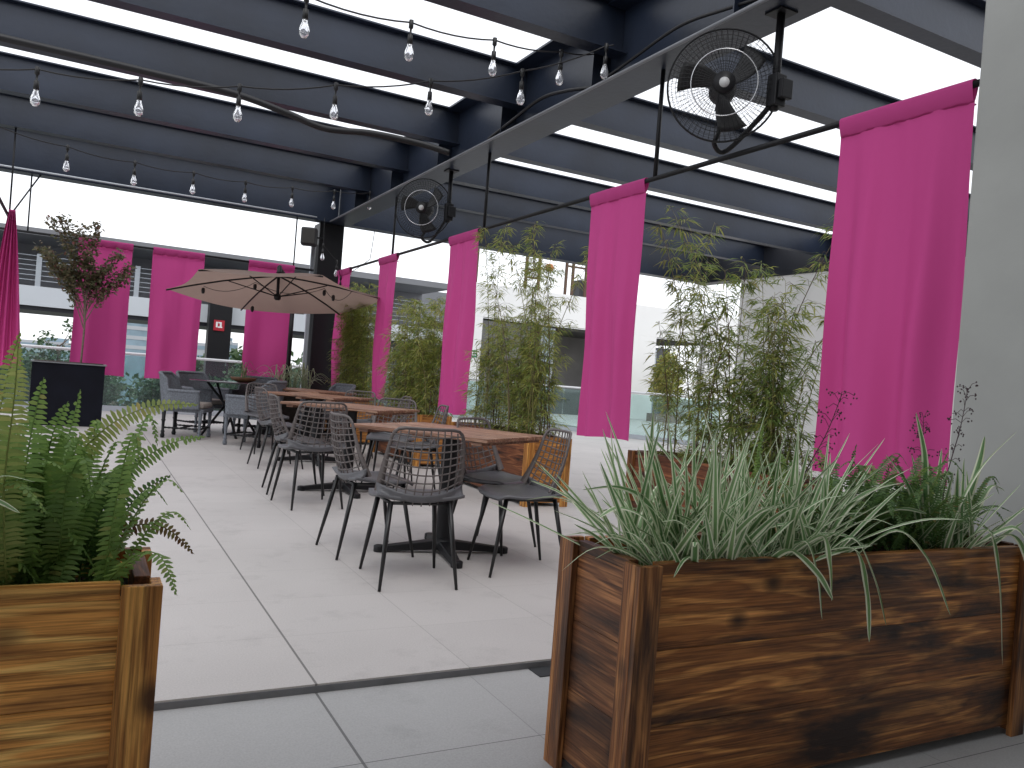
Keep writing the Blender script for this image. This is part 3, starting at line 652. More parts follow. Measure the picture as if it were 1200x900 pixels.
# wispy weeds
def weed(label, base, top, seed, side=1):
    rnd = random.Random(seed); root = empty('flower_stalk', label, 'plant', base, 0, 'wispy stalks'); o = Vector(base); T = Vector(top)-o
    P_ = bez([(0, 0, 0), T*.35+Vector((-.02*side, 0, .03)), T*.75, T], 8); m = MB(); m.tube(P_, [.0028*(1-.6*i/len(P_)) for i in range(len(P_))], 5)
    for i in range(len(P_)//3, len(P_)):
        for sg in (-1, 1):
            if rnd.random() < .35: continue
            d = Vector((sg*rnd.uniform(.02, .06), rnd.uniform(-.02, .02), rnd.uniform(-.01, .035))); p = P_[i]
            e = p+d; m.tube([p, p+d*.5+Vector((0, 0, .01)), e], .0011, 4)
            for k in range(rnd.randint(2, 4)):
                q = e+Vector((rnd.uniform(-.012, .012), rnd.uniform(-.01, .01), rnd.uniform(-.02, .008))); m.lathe([(0, .004), (.0035, 0), (0, -.005)], q, 5)
    m.build('stem', STALKR, root)
weed('thin arching purple stalk in front of the nearest pink banner', (2.1, 1.95, .62), (2.30, 1.92, 1.16), 3)
weed('thin upright seed stalk beside the concrete column', (2.93, 1.95, .62), (3.04, 1.95, 1.22), 4)
weed('second faint seed stalk beside the concrete column', (2.88, 1.98, .62), (2.86, 2.0, 1.10), 6, -1)

# ------------------------------------------------------------------ bamboo
def bamboo(label, x0, x1, y0, y1, zb, ncul, hr, seed, dense, mats, low=.0, leafL=.11, lean=.12, clusters=(26, 8)):
    rnd = random.Random(seed); c = ((x0+x1)/2, (y0+y1)/2, zb); root = empty('bamboo', label, 'bamboo', c, 0, 'bamboo plants in timber planters'); o = Vector(c)
    cm = MB(); lm = MB()
    for k in range(ncul):
        b = Vector((rnd.uniform(x0, x1), rnd.uniform(y0, y1), zb-.08))-o; h_ = rnd.uniform(*hr)
        ln = Vector((rnd.gauss(0, lean), rnd.gauss(0, lean*1.3), 0))*h_
        P_ = [b+ln*(q**1.8)+Vector((0, 0, h_*q*(1-.05*q))) for q in [i/12 for i in range(13)]]
        cm.tube(P_, [.0065*(1-.8*i/12) for i in range(13)], 5, 0 if rnd.random() < .65 else 1)
        nb = int(clusters[0]*h_/1.6)
        for j in range(nb):
            q = low+(1-low)*rnd.random()**.85; i = min(11, int(q*12)); p = P_[i].lerp(P_[i+1], q*12-i)
            if q > .55 and rnd.random() > dense: continue
            a = rnd.uniform(0, 6.283); bl = rnd.uniform(.05, .22)*(1.15-q*.6)
            d = Vector((math.cos(a), math.sin(a), rnd.uniform(.1, .9))).normalized(); e = p+d*bl+Vector((0, 0, -.02))
            cm.tube([p, p+d*bl*.5+Vector((0, 0, .012)), e], .0016, 3, 1, cap=False)
            for t_ in range(clusters[1]):
                s_ = rnd.uniform(.3, 1.0); q0 = p.lerp(e, s_); aa = a+rnd.uniform(-1.2, 1.2); L = leafL*rnd.uniform(.55, 1.15)
                ld = Vector((math.cos(aa), math.sin(aa), rnd.uniform(-.75, .35))).normalized(); sd = perp(ld)
                nn = ld.cross(sd); sd = (sd+nn*rnd.uniform(-.8, .8)).normalized(); w_ = L*.048
                tip = q0+ld*L+Vector((0, 0, -.22*L)); md = q0+ld*L*.45
                lm.add([q0, md-sd*w_, tip, md+sd*w_], [(0, 1, 2, 3)], 0 if rnd.random() < .62 else 1)
    cm.build('culms', [CULM, CULMB], root); lm.build('leaves', mats, root)
    return root
bamboo('tall bamboo with drooping leaves in the dark planter left of the nearest banner', 4.06, 4.36, 3.95, 5.25, .63, 24, (1.1, 2.25), 41, .85, [BAMD, BAM], 0, .12, .14, (48, 9))
bamboo('dense low bamboo growth at the near end of the dark planter', 4.08, 4.34, 3.8, 4.3, .63, 14, (.55, 1.15), 45, 1, [BAMD, BAMD], 0, .125, .16, (42, 9))
bamboo('dense yellow green bamboo behind the nearest wooden table', 3.70, 3.98, 6.55, 7.9, .63, 46, (.80, 1.38), 42, 1, [BAM, BAMD], 0, .11, .08, (44, 9))
bamboo('tall sparse wispy bamboo shoots rising out of the dense yellow green clump', 3.66, 3.98, 6.5, 7.9, .63, 12, (1.7, 2.3), 46, .9, [BAM, BAMD], .5, .10, .09, (36, 8))
bamboo('dense bamboo between the third and fourth banners behind the second table', 3.64, 3.98, 9.1, 10.5, .60, 46, (.9, 1.75), 43, .85, [BAM, BAMD], 0, .12, .08, (50, 10))
bamboo('narrow dense bamboo beside the banner nearest the black column', 3.66, 3.98, 11.7, 13.0, .60, 40, (1.2, 2.05), 44, .95, [BAM, BAMD], 0, .12, .07, (50, 10))

# ------------------------------------------------------------------ net chairs
def make_chair():
    root = empty('net_chair', '', 'chair', (0, 0, 0), 0, 'net back chairs round the wooden tables')
    def shell(u, v):
        """u -1..1 across, v 0..1 from the back of the seat up to the top rim"""
        w_ = .232*(1-.20*v**1.6); 
        y = -.165-.09*v-.02*math.sin(v*3.1); z = .475+.365*v
        z0 = .10*(1-v)**2
        sx = math.copysign(abs(u)**1.0, u)
        y += (.085*(1-.45*v))*abs(u)**2.2
        z += -.05*(1-v)**2*(1-abs(u)**2)+.02*abs(u)**2*(1-v)
        return Vector((sx*w_, y, z))
    def rim(t_):  # t 0..1 outline starting bottom right, up, across, down
        c_ = .22
        pts = []
        return pts
    m = MB()
    for i in range(-4, 5):
        u = i/5*1.0
        vt = 1-.10*max(0, abs(u)-.55)/.45
        m.tube([shell(u*(1.0-.0*v), v*vt) for v in [k/9 for k in range(10)]], .0042, 5, cap=False)
    for j in range(1, 10):
        v = j/10
        um = 1.0 if v < .88 else .95
        m.tube([shell(-um+2*um*k/12, v-.025*(1-(2*k/12-1)**2)) for k in range(13)], .0042, 5, cap=False)
    back = m.build('backrest', WEB, root)
    # broad rim strip
    path = [(-1, v) for v in (0, .15, .3, .45, .6, .75, .86)]+[(-.97, .93), (-.88, .98), (-.7, 1), (-.35, 1.0), (0, 1.0), (.35, 1.0), (.7, 1), (.88, .98), (.97, .93)]+[(1, v) for v in (.86, .75, .6, .45, .3, .15, 0)]
    P_ = [shell(u, v) for u, v in path]
    m = MB(); wd = []
    for k, (u, v) in enumerate(path):
        wd.append(.008+.020*max(0, 1-v*1.15)**1.2 if abs(u) > .9 else .007)
    vs = []; N = len(P_)
    for k, p in enumerate(P_):
        d = (P_[min(k+1, N-1)]-P_[max(k-1, 0)]).normalized()
        ctr = shell(0, path[k][1]*.9+.02); inn = (ctr-p); inn -= d*inn.dot(d); inn.normalize(); nn = d.cross(inn).normalized()
        w_ = wd[k]; th = .006
        vs += [p+nn*th-inn*.004, p+nn*th*.6+inn*w_*1.6, p-nn*th*.6+inn*w_*1.6, p-nn*th-inn*.004]
    fs = []
    for k in range(N-1):
        for q in range(4): fs.append((k*4+q, k*4+(q+1) % 4, (k+1)*4+(q+1) % 4, (k+1)*4+q))
    m.add(vs, fs, 0, True); m.build('rim', WEB, back, bevel=0)
    # moulded seat flowing up into the back
    def seat(u, v):
        U = 2*u-1
        if v < .62:
            q = v/.62; y = .235-.40*q; w_ = .205+.030*math.sin(min(1, q*1.6)*math.pi/2)
            z = .468-.020*math.sin(q*math.pi)-.028*max(0, 1-q*5)**2
            z += .018*abs(U)**3*q
            y -= .030*abs(U)**3*max(0, 1-q*3)
        else:
            q = (v-.62)/.38; b = shell(U, q*.13); y0 = .235-.40; 
            p0 = Vector((U*.235, y0, .468+.018*abs(U)**3)); e = q*q*(3-2*q)
            return p0.lerp(b, e)+Vector((0, 0, -.010*math.sin(q*math.pi)))
        return Vector((U*w_, y, z))
    m = MB(); m.grid(seat, 18, 22); m.build('seat', SEATM, root, solid=.018)
    m = MB(); fr = [(-.17, .15), (.17, .15), (.16, -.15), (-.16, -.15)]
    for k in range(4):
        a, b = fr[k], fr[(k+1) % 4]; m.tube([(*a, .438), (*b, .438)], .010, 6)
    m.build('seat_frame', LEG, root)
    for (sx, sy, fx, fy) in ((-1, 1, .215, .235), (1, 1, .215, .235), (-1, -1, .205, .24), (1, -1, .205, .24)):
        m = MB(); m.tube([(sx*.16, sy*.15, .445), (sx*(fx*.5+.08), sy*(fy*.5+.075), .22), (sx*fx, sy*fy, .002)], [.0145, .0125, .008], 10); m.build('leg', LEG, root)
    return root
chair = make_chair(); used = [False]
def ang(dx, dy): return math.atan2(-dx, dy)     # rotation so that local +Y points along (dx,dy)
CH = [((1.635, 4.11), (.12, .99), 'net back chair nearest the camera with its back turned, at the nearest table'),
      ((1.61, 4.80), (1, .03), 'net back chair at the left side of the nearest wooden table'),
      ((2.50, 4.85), (.50, -.86), 'net back chair turned to face the camera at the right of the nearest table'),
      ((2.37, 4.23), (-.97, .14), 'net back chair in side view nearest the right front planter'),
      ((1.66, 6.46), (-.10, 1), 'net back chair with its back turned at the second wooden table'),
      ((1.70, 7.13), (1, -.1), 'net back chair at the left side of the second wooden table'),
      ((2.78, 7.72), (-.5, -.86), 'net back chair at the far side of the second wooden table'),
      ((2.76, 6.95), (-.93, .2), 'net back chair at the right side of the second wooden table near the planter'),
      ((1.90, 8.85), (1, .08), 'net back chair at the left side of the third wooden table'),
      ((2.05, 10.25), (.2, -1), 'net back chair at the far left of the third wooden table'),
      ((3.0, 9.75), (-.6, -.8), 'net back chair at the far right of the third wooden table'),
      ((3.12, 8.85), (-1, .1), 'net back chair at the right of the third wooden table by the bamboo')]
for (x, y), d, lb in CH: place(chair, used, lb, (x, y, 0), ang(*d))

# ------------------------------------------------------------------ wooden tables
def make_table():
    root = empty('wooden_table', '', 'table', (0, 0, 0), 0, 'slatted wooden tables')
    m = MB(); ns = 8; L, W = .98, .81; sw = W/ns
    for k in range(ns): m.box(-L/2, L/2, -W/2+k*sw+.004, -W/2+(k+1)*sw-.004, .757, .78)
    m.build('tabletop', TABW, root, bevel=.003)
    m = MB(); m.box(-L/2+.05, -L/2+.12, -W/2+.03, W/2-.03, .735, .7565); m.box(L/2-.12, L/2-.05, -W/2+.03, W/2-.03, .735, .7565); m.box(-.04, .04, -W/2+.03, W/2-.03, .735, .7565)
    m.build('batten', TABW, root)
    m = MB(); m.lathe([(.05, .03), (.052, .05), (.052, .72), (.06, .734)], n=16); m.lathe([(.075, .03), (.075, .075), (.052, .10)], n=16); m.build('pedestal', BLACK, root)
    m = MB()
    for k in range(4):
        M = Matrix.Rotation(math.pi/2*k+math.pi/4, 4, 'Z')
        m.add([M @ Vector(p) for p in ((.03, -.045, .025), (.03, .045, .025), (.40, .028, .006), (.40, -.028, .006), (.03, -.04, .085), (.03, .04, .085), (.40, .022, .038), (.40, -.022, .038))],
              [(0, 3, 2, 1), (4, 5, 6, 7), (0, 1, 5, 4), (1, 2, 6, 5), (2, 3, 7, 6), (3, 0, 4, 7)])
        m.lathe([(.036, 0), (.036, .036), (.026, .042)], M @ Vector((.40, 0, 0)), 10)
    m.build('cross_base', BLACK, root, bevel=.004)
    return root
tab = make_table(); tu = [False]
place(tab, tu, 'slatted reddish wooden table nearest the camera', (2.09, 4.70, 0), 2.17)
place(tab, tu, 'second slatted wooden table from the camera', (2.19, 7.18, 0), 2.30)
place(tab, tu, 'third slatted wooden table, beyond the second', (2.45, 9.35, 0), 2.25)
place(tab, tu, 'farthest slatted wooden table, partly hidden near the umbrella mast', (2.75, 11.0, 0), 2.2)

# ------------------------------------------------------------------ wicker armchairs
def make_wicker():
    root = empty('wicker_armchair', '', 'armchair', (0, 0, 0), 0, 'grey wicker armchairs')
    m = MB()
    def wrap(u, v):
        a = (u-.5)*2*2.05; q = abs(u-.5)*2
        zt = .86-.20*max(0, (q-.42)/.58)**.8 if q > .42 else .86
        zt = .86 if q < .40 else (.86-.22*min(1, (q-.40)/.16))
        x = .31*math.sin(a*.98)*(1 if q < .7 else 1); y = -.30*math.cos(a*.8)+.0
        if q > .62: x = math.copysign(.31, u-.5); y = -.30*math.cos(.62*2.05*.8)+(q-.62)/.38*.40
        zb = .40
        return Vector((x*(1+.05*v), y-(.06*v if q < .45 else 0), zb+(zt-zb)*v))
    m.grid(wrap, 44, 10); m.build('woven_back', WICK, root, solid=.028)
    m = MB(); m.tube([wrap(k/44, 1.0) for k in range(45)], .024, 8); m.build('arm_rail', WICK, root)
    m = MB(); m.box(-.28, .28, -.24, .29, .36, .41); m.build('seat', WICK, root, bevel=.01)
    m = MB(); m.box(-.26, .26, -.22, .28, .412, .49); m.build('cushion', CUSH, root, bevel=.03)
    for sx in (-1, 1):
        for sy in (-.22, .25):
            m = MB(); m.lathe([(.026, .37), (.022, .25), (.030, .24), (.020, .22), (.018, .10), (.028, .09), (.020, .07), (.030, .035), (.024, .003)], (sx*.255, sy, 0), 10); m.build('leg', WICK if sy > 0 else BLACK, root)
    m = MB()
    for a, b in (((-.255, -.22), (-.255, .25)), ((.255, -.22), (.255, .25)), ((-.255, .0), (.255, .0)), ((-.255, .25), (.255, .25))):
        n = 18; pts = [Vector((a[0]+(b[0]-a[0])*k/n, a[1]+(b[1]-a[1])*k/n, .14)) for k in range(n+1)]
        m.tube(pts, [.010+.006*(k % 2) for k in range(n+1)], 6)
    m.build('stretcher', BLACK, root)
    return root
wk = make_wicker(); wu = [False]
place(wk, wu, 'grey wicker armchair at far left with its seat facing right', (1.30, 11.85, 0), ang(.9, -.35))
place(wk, wu, 'grey wicker armchair facing left, back towards the third wooden table', (2.05, 11.05, 0), ang(-.8, .6))
place(wk, wu, 'grey wicker armchair behind the leftmost one beside the glass table', (1.62, 13.0, 0), ang(.5, -.85))
place(wk, wu, 'grey wicker armchair on the far right behind the net chairs', (3.2, 11.75, 0), ang(-.9, -.3))
place(wk, wu, 'grey wicker armchair beyond the umbrella mast seen over the tabletops', (2.35, 12.6, 0), ang(-.3, -.9))
# dark glass dining table with crossed metal legs
root = empty('glass_table', 'dark glass topped table between the wicker armchairs', 'table', (1.95, 12.25, 0), R(25))
MB().lathe([(.0, .775), (.60, .775), (.605, .782), (.60, .79), (0, .79)], n=40).build('tabletop', TABG, root)
m = MB()
for k in range(4):
    a = k*math.pi/2; b = a+1.2; m.tube([(.42*math.cos(a), .42*math.sin(a), .772), (.12*math.cos(a+.5), .12*math.sin(a+.5), .42), (.40*math.cos(b), .40*math.sin(b), .0)], .018, 8)
m.build('leg_frame', BLACK, root)

# ------------------------------------------------------------------ umbrella
UC = Vector((2.40, 11.87, 0))
ub = empty('cantilever_umbrella', 'open taupe cantilever umbrella with dark ribs over the far tables', 'umbrella', UC)
tilt = Matrix.Rotation(R(-6.9), 4, Vector((1, 0, 0)))
def up_(p): return Matrix.Translation((0, 0, 2.10)) @ tilt @ Vector(p)
hexa = []
base_a = math.atan2(-.466, .882)+R(7)
for k in range(6):
    a = base_a+k*math.pi/3; hexa.append((1.53*math.cos(a), 1.53*math.sin(a)))
m = MB()
for k in range(6):
    a, b = hexa[k], hexa[(k+1) % 6]
    def cn(u, v, a=a, b=b):
        px = a[0]+(b[0]-a[0])*u; py = a[1]+(b[1]-a[1])*u; sag = -.045*math.sin(u*math.pi)*v; ins = 1-.035*math.sin(u*math.pi)*v
        return up_((px*v*ins, py*v*ins, .28*(1-v)+.03*math.sin(v*math.pi)+sag))
    m.grid(cn, 10, 12)
m.build('canopy', CANV, ub)
m = MB()
for k in range(6):
    a, b = hexa[k], hexa[(k+1) % 6]
    def vf(u, v, a=a, b=b):
        px = a[0]+(b[0]-a[0])*u; py = a[1]+(b[1]-a[1])*u; ins = 1-.035*math.sin(u*math.pi)
        q = up_((px*ins, py*ins, -.045*math.sin(u*math.pi))); return q+Vector((0, 0, -.035*v))
m.lathe([(.0, .42), (.03, .40), (.035, .32), (.05, .30)], up_((0, 0, 0))-Vector((0, 0, .0)), 10); m.build('top_cap', BLACK, ub)
for k in range(6):
    x, y = hexa[k]
    m = MB(); P_ = [up_((x*t_, y*t_, .28*(1-t_)+.03*math.sin(t_*math.pi)-.018)) for t_ in (.02, .25, .5, .75, 1)]; m.tube(P_, .012, 6); r_ = m.build('rib', BLACK, ub)
    m = MB(); m.tube([up_((x*.03, y*.03, -.03)), up_((x*.45, y*.45, .28*.55+.0))], .008, 6); m.build('strut', BLACK, r_)
m = MB(); m.tube([up_((0, 0, .30)), up_((0, 0, -.05))], .022, 8); m.lathe([(.03, -.09), (.05, -.07), (.05, -.02), (.03, .0)], up_((0, 0, 0)), 10); m.build('hub', BLACK, ub)
mast = Vector((2.93, 13.25, 0))-UC
m = MB(); m.tube([mast, mast+Vector((0, 0, 2.3))], .036, 10); m.build('mast', BLACK, ub)
m = MB(); m.tube([mast+Vector((0, 0, 2.2)), mast+Vector((-.12, -.35, 2.36)), up_((0, 0, .38))], .030, 8); m.build('arm', BLACK, ub)
m = MB(); m.box(mast.x-.4, mast.x+.4, mast.y-.35, mast.y+.35, 0.001, .07); m.build('base', BLACK, ub, bevel=.01)
# small lights strung in the umbrella
m = MB(); 
def swag(a, b, s_):
    a, b = Vector(a), Vector(b); return [a.lerp(b, k/10)-Vector((0, 0, s_*(1-(k/5-1)**2))) for k in range(11)]
u1, u2, u3, u4 = up_((-.95, .45, .08)), up_((-.3, .1, .15)), up_((.2, -.45, .15)), up_((.62, -.2, .12))
m.tube(swag(u1, u2, .10), .004, 5); m.tube(swag(u2, u4, .12), .004, 5); m.tube(swag(u4, up_((.95, -.5, .08)), .16), .004, 5)
for q in (u1, u2, u4, up_((.70, -.4, .02)), up_((-.25, .5, -.10))): m.lathe([(0, .03), (.022, .02), (.026, -.02), (.018, -.055), (0, -.06)], q-Vector((0, 0, .05)), 8)
root = m.build('umbrella_light_string', BLACKP); root.location = UC
tag(root, 'black cable with small unlit bulbs looped under the umbrella canopy', 'string lights')

# ------------------------------------------------------------------ black box with crepe myrtle
bx = empty('square_planter', 'black cube planter box holding the small tree at left', 'planter', (-.16, 13.25, 0))
m = MB(); m.box(-.45, .45, -.33, .33, 0, .87); m.box(-.452, .452, -.332, -.331, .845, .871); m.build('box', BOXB, bx, bevel=.006)
MB().box(-.47, .47, -.35, .35, .872, .888).build('rim', mat('pale_rim', (.2, .21, .22), .7), bx)
MB().box(-.43, .43, -.31, .31, .889, .893).build('soil', SOIL, bx)
def blob_leaves(lm, c, r_, n, rnd, L=.05, mi=0, wf=.35):
    for _ in range(n):
        while True:
            d = Vector((rnd.uniform(-1, 1), rnd.uniform(-1, 1), rnd.uniform(-1, 1)))
            if d.length < 1: break
        p = Vector(c)+Vector((d.x*r_[0], d.y*r_[1], d.z*r_[2])); ld = Vector((rnd.gauss(0, 1), rnd.gauss(0, 1), rnd.gauss(0, .8))).normalized(); sd = perp(ld); nn = ld.cross(sd)
        sd = (sd+nn*rnd.uniform(-1, 1)).normalized(); l_ = L*rnd.uniform(.6, 1.2); w_ = l_*wf
        lm.add([p, p+ld*l_*.5-sd*w_, p+ld*l_, p+ld*l_*.5+sd*w_], [(0, 1, 2, 3)], mi)
rnd = random.Random(77)
tr = empty('crepe_myrtle', 'slender small tree with reddish green crown in the black box', 'tree', (-.02, 13.2, .88))
m = MB(); lm = MB()
m.tube(bez([(0, 0, 0), (.01, 0, .5), (.0, 0, .9), (.02, 0, 1.1)]), .014, 7)
tips = [(-.50, 0, 2.00), (-.36, .05, 2.05), (-.12, 0, 1.95), (.08, .05, 2.02), (-.62, .1, 1.6), (-.5, -.1, 1.5), (.38, .0, 1.65), (.55, .1, 1.45), (.25, -.1, 1.4), (-.25, .1, 1.35), (.1, .12, 1.3), (.5, -.05, 1.3), (-.45, .0, 1.35), (.0, -.1, 1.55)]
for tx, ty, tz in tips:
    b = Vector((.0, 0, rnd.uniform(.45, 1.0))); e = Vector((tx, ty, tz)); md = b.lerp(e, .5)+Vector((-tx*.1, 0, .05))
    P_ = bez([b, md, e], 8); m.tube(P_, [.009*(1-.8*i/len(P_)) for i in range(len(P_))], 5)
    for i in range(6, len(P_)):
        blob_leaves(lm, P_[i], (.085, .09, .09), 26 if i > 6 else 16, rnd, .062)
m.build('trunk', BARK, tr); lm.build('crown', MYR, tr)
# low planter with arching grass by the column
bx = empty('low_planter', 'dark low planter with pale arching grass beside the black column', 'planter', (3.0, 13.2, 0))
MB().box(-.42, .42, -.18, .18, 0, .70).build('box', mat('dark_timber', (.03, .022, .018), .7, 0, .3, 20), bx, bevel=.006)
MB().box(-.39, .39, -.15, .15, .701, .705).build('soil', SOIL, bx)
def spider(label, c, n, Lr, seed, mats, xr=.1, wid=.009):
    rnd = random.Random(seed); root = empty('spider_plant', label, 'plant', c, 0, 'arching grass plants in pots'); m = MB()
    for i in range(n):
        a = rnd.uniform(0, 6.28); L = rnd.uniform(*Lr); h = Vector((math.cos(a), math.sin(a), 0)); b = Vector((rnd.uniform(-xr, xr), rnd.uniform(-.06, .06), 0)); el = rnd.uniform(.5, 1.4)
        o_ = L*math.cos(el); t_ = L*math.sin(el)
        blade(m, [b, b+h*o_*.4+Vector((0, 0, t_*.7)), b+h*o_+Vector((0, 0, t_*.95)), b+h*(o_*1.5+.05)+Vector((0, 0, t_*.55))], wid, rnd)
    m.build('leaves', mats, root)
spider('pale arching grass plant in the low dark planter by the column', (3.0, 13.2, .70), 80, (.25, .5), 51, [VG, VW], .3)
bw = empty('wooden_bowl', 'round brown wooden planter bowl standing on the glass table', 'bowl', (2.12, 12.45, .79))
MB().lathe([(.09, 0), (.17, .03), (.19, .07), (.17, .07), (.1, .05), (0, .05)], n=20).build('dish', mat('bowl_wood', (.2, .1, .05), .6, 0, .2, 20), bw)
spider('small spiky plant growing in the brown bowl on the glass table', (2.12, 12.45, .84), 18, (.16, .30), 52, [VG, VG], .05, .007)

# ------------------------------------------------------------------ glass balustrades
def balustrade(a, b, label, zt=1.07, zb=0.0, pitch=1.25, z_ofs=0):
    A_, B_ = Vector((*a, zb)), Vector((*b, zb)); root = empty('glass_balustrade', label, 'balustrade', A_); d = B_-A_; L = d.length; d.normalize(); s_ = Vector((-d.y, d.x, 0))
    n = max(1, int(round(L/pitch))); H_ = zt-zb
    for k in range(n):
        p = d*(L*k/n+.006); q = d*(L*(k+1)/n-.006); m = MB(); t_ = s_*.006
        m.add([p-t_+Vector((0, 0, .03)), q-t_+Vector((0, 0, .03)), q+t_+Vector((0, 0, .03)), p+t_+Vector((0, 0, .03)), p-t_+Vector((0, 0, H_-.04)), q-t_+Vector((0, 0, H_-.04)), q+t_+Vector((0, 0, H_-.04)), p+t_+Vector((0, 0, H_-.04))],
              [(3, 2, 1, 0), (4, 5, 6, 7), (0, 1, 5, 4), (1, 2, 6, 5), (2, 3, 7, 6), (3, 0, 4, 7)]); m.build('glass_panel', RAILG, root)
    m = MB(); m.tube([Vector((0, 0, H_)), d*L+Vector((0, 0, H_))], .028, 10); m.build('handrail', mat('handrail_steel', (.72, .73, .75), .35, .2), root)
    m = MB(); m.prism([(-.04, .001), (.04, .001), (.04, .10), (-.04, .10)], (0, 0, 0), d*L, s_, (0, 0, 1)); m.build('base_channel', GREYL, root)
    return root
balustrade((-9, 16.4), (6.25, 16.4), 'glass balustrade with steel handrail along the far left terrace edge')
balustrade((7.8, 20.3), (9.33, 20.2), 'short glass balustrade seen behind the far bamboo')
balustrade((9.33, 20.2), (10.98, 16.1), 'glass balustrade round the courtyard opening behind the bamboo')
balustrade((10.98, 16.1), (12.2, 13.3), 'glass balustrade section by the white side wall')

# ------------------------------------------------------------------ planting behind the balustrade
def shrub(label, c, r_, n, seed, m_, L=.09, cat='shrub', group='shrubs beyond the glass balustrade'):
    rnd = random.Random(seed); root = empty('shrub', label, cat, (c[0], c[1], c[2]-r_[2]), 0, group); lm = MB(); st = MB()
    for k in range(7):
        cc_ = (rnd.uniform(-.55, .55)*r_[0], rnd.uniform(-.55, .55)*r_[1], r_[2]+rnd.uniform(-.35, .45)*r_[2]); rr = rnd.uniform(.4, .62)
        st.tube([(cc_[0]*.3, cc_[1]*.3, 0), (cc_[0]*.7, cc_[1]*.7, cc_[2]*.6), cc_], [.02, .012, .005], 5)
        blob_leaves(lm, cc_, (r_[0]*rr, r_[1]*rr, r_[2]*rr), n//7, rnd, L)
    lm.build('foliage', m_, root); st.build('stems', BARK, root)
MB_bed = MB(); MB_bed.box(-10, 6.2, 16.66, 20.5, -.9, -.25)
struct(MB_bed.build('planting_bed', SOIL))
tops = [.75, .95, .55, .85, .45, .35, .5, .45, .65]
for i in range(9):
    x = -2.6+i*.98
    shrub('leafy pale flecked shrub beyond the glass, ' + ['first', 'second', 'third', 'fourth', 'fifth', 'sixth', 'seventh', 'eighth', 'ninth'][i] + ' from the left', (x, 17.3+.3*(i % 2), .22+.28*tops[i]), (.80, .6, .55+.35*tops[i]), 2600, 200+i, SHR)
def tree(label, x, y, z0, h_, cr, n, seed, m_=TREEL, L=.10, nb=9, group='trees beyond the terrace', kind='tree'):
    rnd = random.Random(seed); root = empty(kind, label, 'tree', (x, y, z0), 0, group); tm = MB(); lm = MB()
    tm.tube(bez([(0, 0, 0), (rnd.uniform(-.1, .1), 0, h_*.35), (rnd.uniform(-.2, .2), 0, h_*.7)], 6), [.012*h_+.02]*6+[.009*h_+.012]*6+[.006*h_+.006], 7)
    for k in range(nb):
        a = rnd.uniform(0, 6.28); b = Vector((0, 0, h_*rnd.uniform(.35, .7))); e = Vector((math.cos(a)*cr[0]*rnd.uniform(.3, .9), math.sin(a)*cr[0]*rnd.uniform(.3, .9), h_-cr[1]+rnd.uniform(-.8, .8)*cr[1]))
        tm.tube([b, b.lerp(e, .5)+Vector((0, 0, .05*h_)), e], [.006*h_+.005, .004*h_, .002*h_], 5)
        blob_leaves(lm, e, (cr[0]*.38, cr[0]*.38, cr[1]*.36), n//nb, rnd, L, 0, .3)
    tm.build('trunk', BARK, root); lm.build('crown', m_, root)
tree('slender light green tree just left of the black column beyond the glass', 4.9, 17.6, -.3, 3.6, (.5, 1.5), 900, 301, BAM, .11)
tree('thin sapling with few leaves showing left of the tall banner', -.45, 17.4, -.3, 2.05, (.55, .45), 300, 302, SHR, .10, 6)
for i, (x, y, h_, c_) in enumerate(((8, 60, 14.0, 4.5), (17, 70, 13.4, 5), (-8, 65, 13.6, 5), (1, 75, 13.0, 5), (12, 95, 13.6, 6), (24, 80, 13.2, 5))):
    tree('distant dark green treetop beyond the terrace, ' + ['near the red sign', 'right of the red sign', 'far left', 'left of the second banner', 'below the small towers', 'behind the black column'][i], x, y, -12, h_, (c_, 3), 1500, 310+i, TREEL, .7, 12, 'treetops seen through the balustrade', 'distant_tree')

# ------------------------------------------------------------------ far buildings
wing = empty('office_wing', 'grey building wing with white slab edge and cable railing behind the banners', 'building', (0, 22, 0))
m = MB(); m.box(-14, 9.3, 0, 3.0, 2.0, 2.46); m.build('floor_slab', mat('slab_edge', (.62, .66, .70), .7, 0, .06, .5), wing)
m = MB(); m.box(-14, 9.3, .05, 3.0, 1.90, 1.999); m.build('slab_soffit', STEELD, wing)
m = MB(); m.box(-14, 9.3, 2.0, 2.3, 2.46, 3.75); m.box(-14, 9.3, -.3, 2.0, 3.62, 3.78); m.build('upper_wall', GREYB, wing)
for k in range(15):
    x = -6.3+k*1.05
    MB().box(x-.055, x+.055, .02, .12, 2.461, 3.22).build('railing_post', GREYL, wing)
for k in range(6):
    m = MB(); m.tube([(-8, .07, 2.60+k*.115), (9.2, .07, 2.60+k*.115)], .010, 5); m.build('railing_cable', GREYL, wing)
fc = empty('far_column', 'black column under the grey wing carrying a red sign', 'column', (2.98, 21.6, 0))
MB().box(-.27, .27, -.2, .2, -12, 2.9).build('shaft', BLACK, fc)
sg = empty('fire_sign', 'small square red fire extinguisher sign on the far black column', 'sign', (2.95, 21.385, 1.93))
MB().box(-.15, .15, -.012, .012, -.155, .155).build('plate', mat('sign_red', (.42, .015, .03), .5), sg); sg.scale = (.85, 1, .85)
m = MB(); m.box(-.09, -.04, -.016, -.0125, -.06, .10); m.box(-.03, .09, -.016, -.0125, -.07, -.03); m.box(.02, .07, -.016, -.0125, -.03, .10); m.box(-.03, .02, -.016, -.0125, .06, .10); m.build('pictogram', mat('sign_white', (.8, .8, .8), .5), sg)

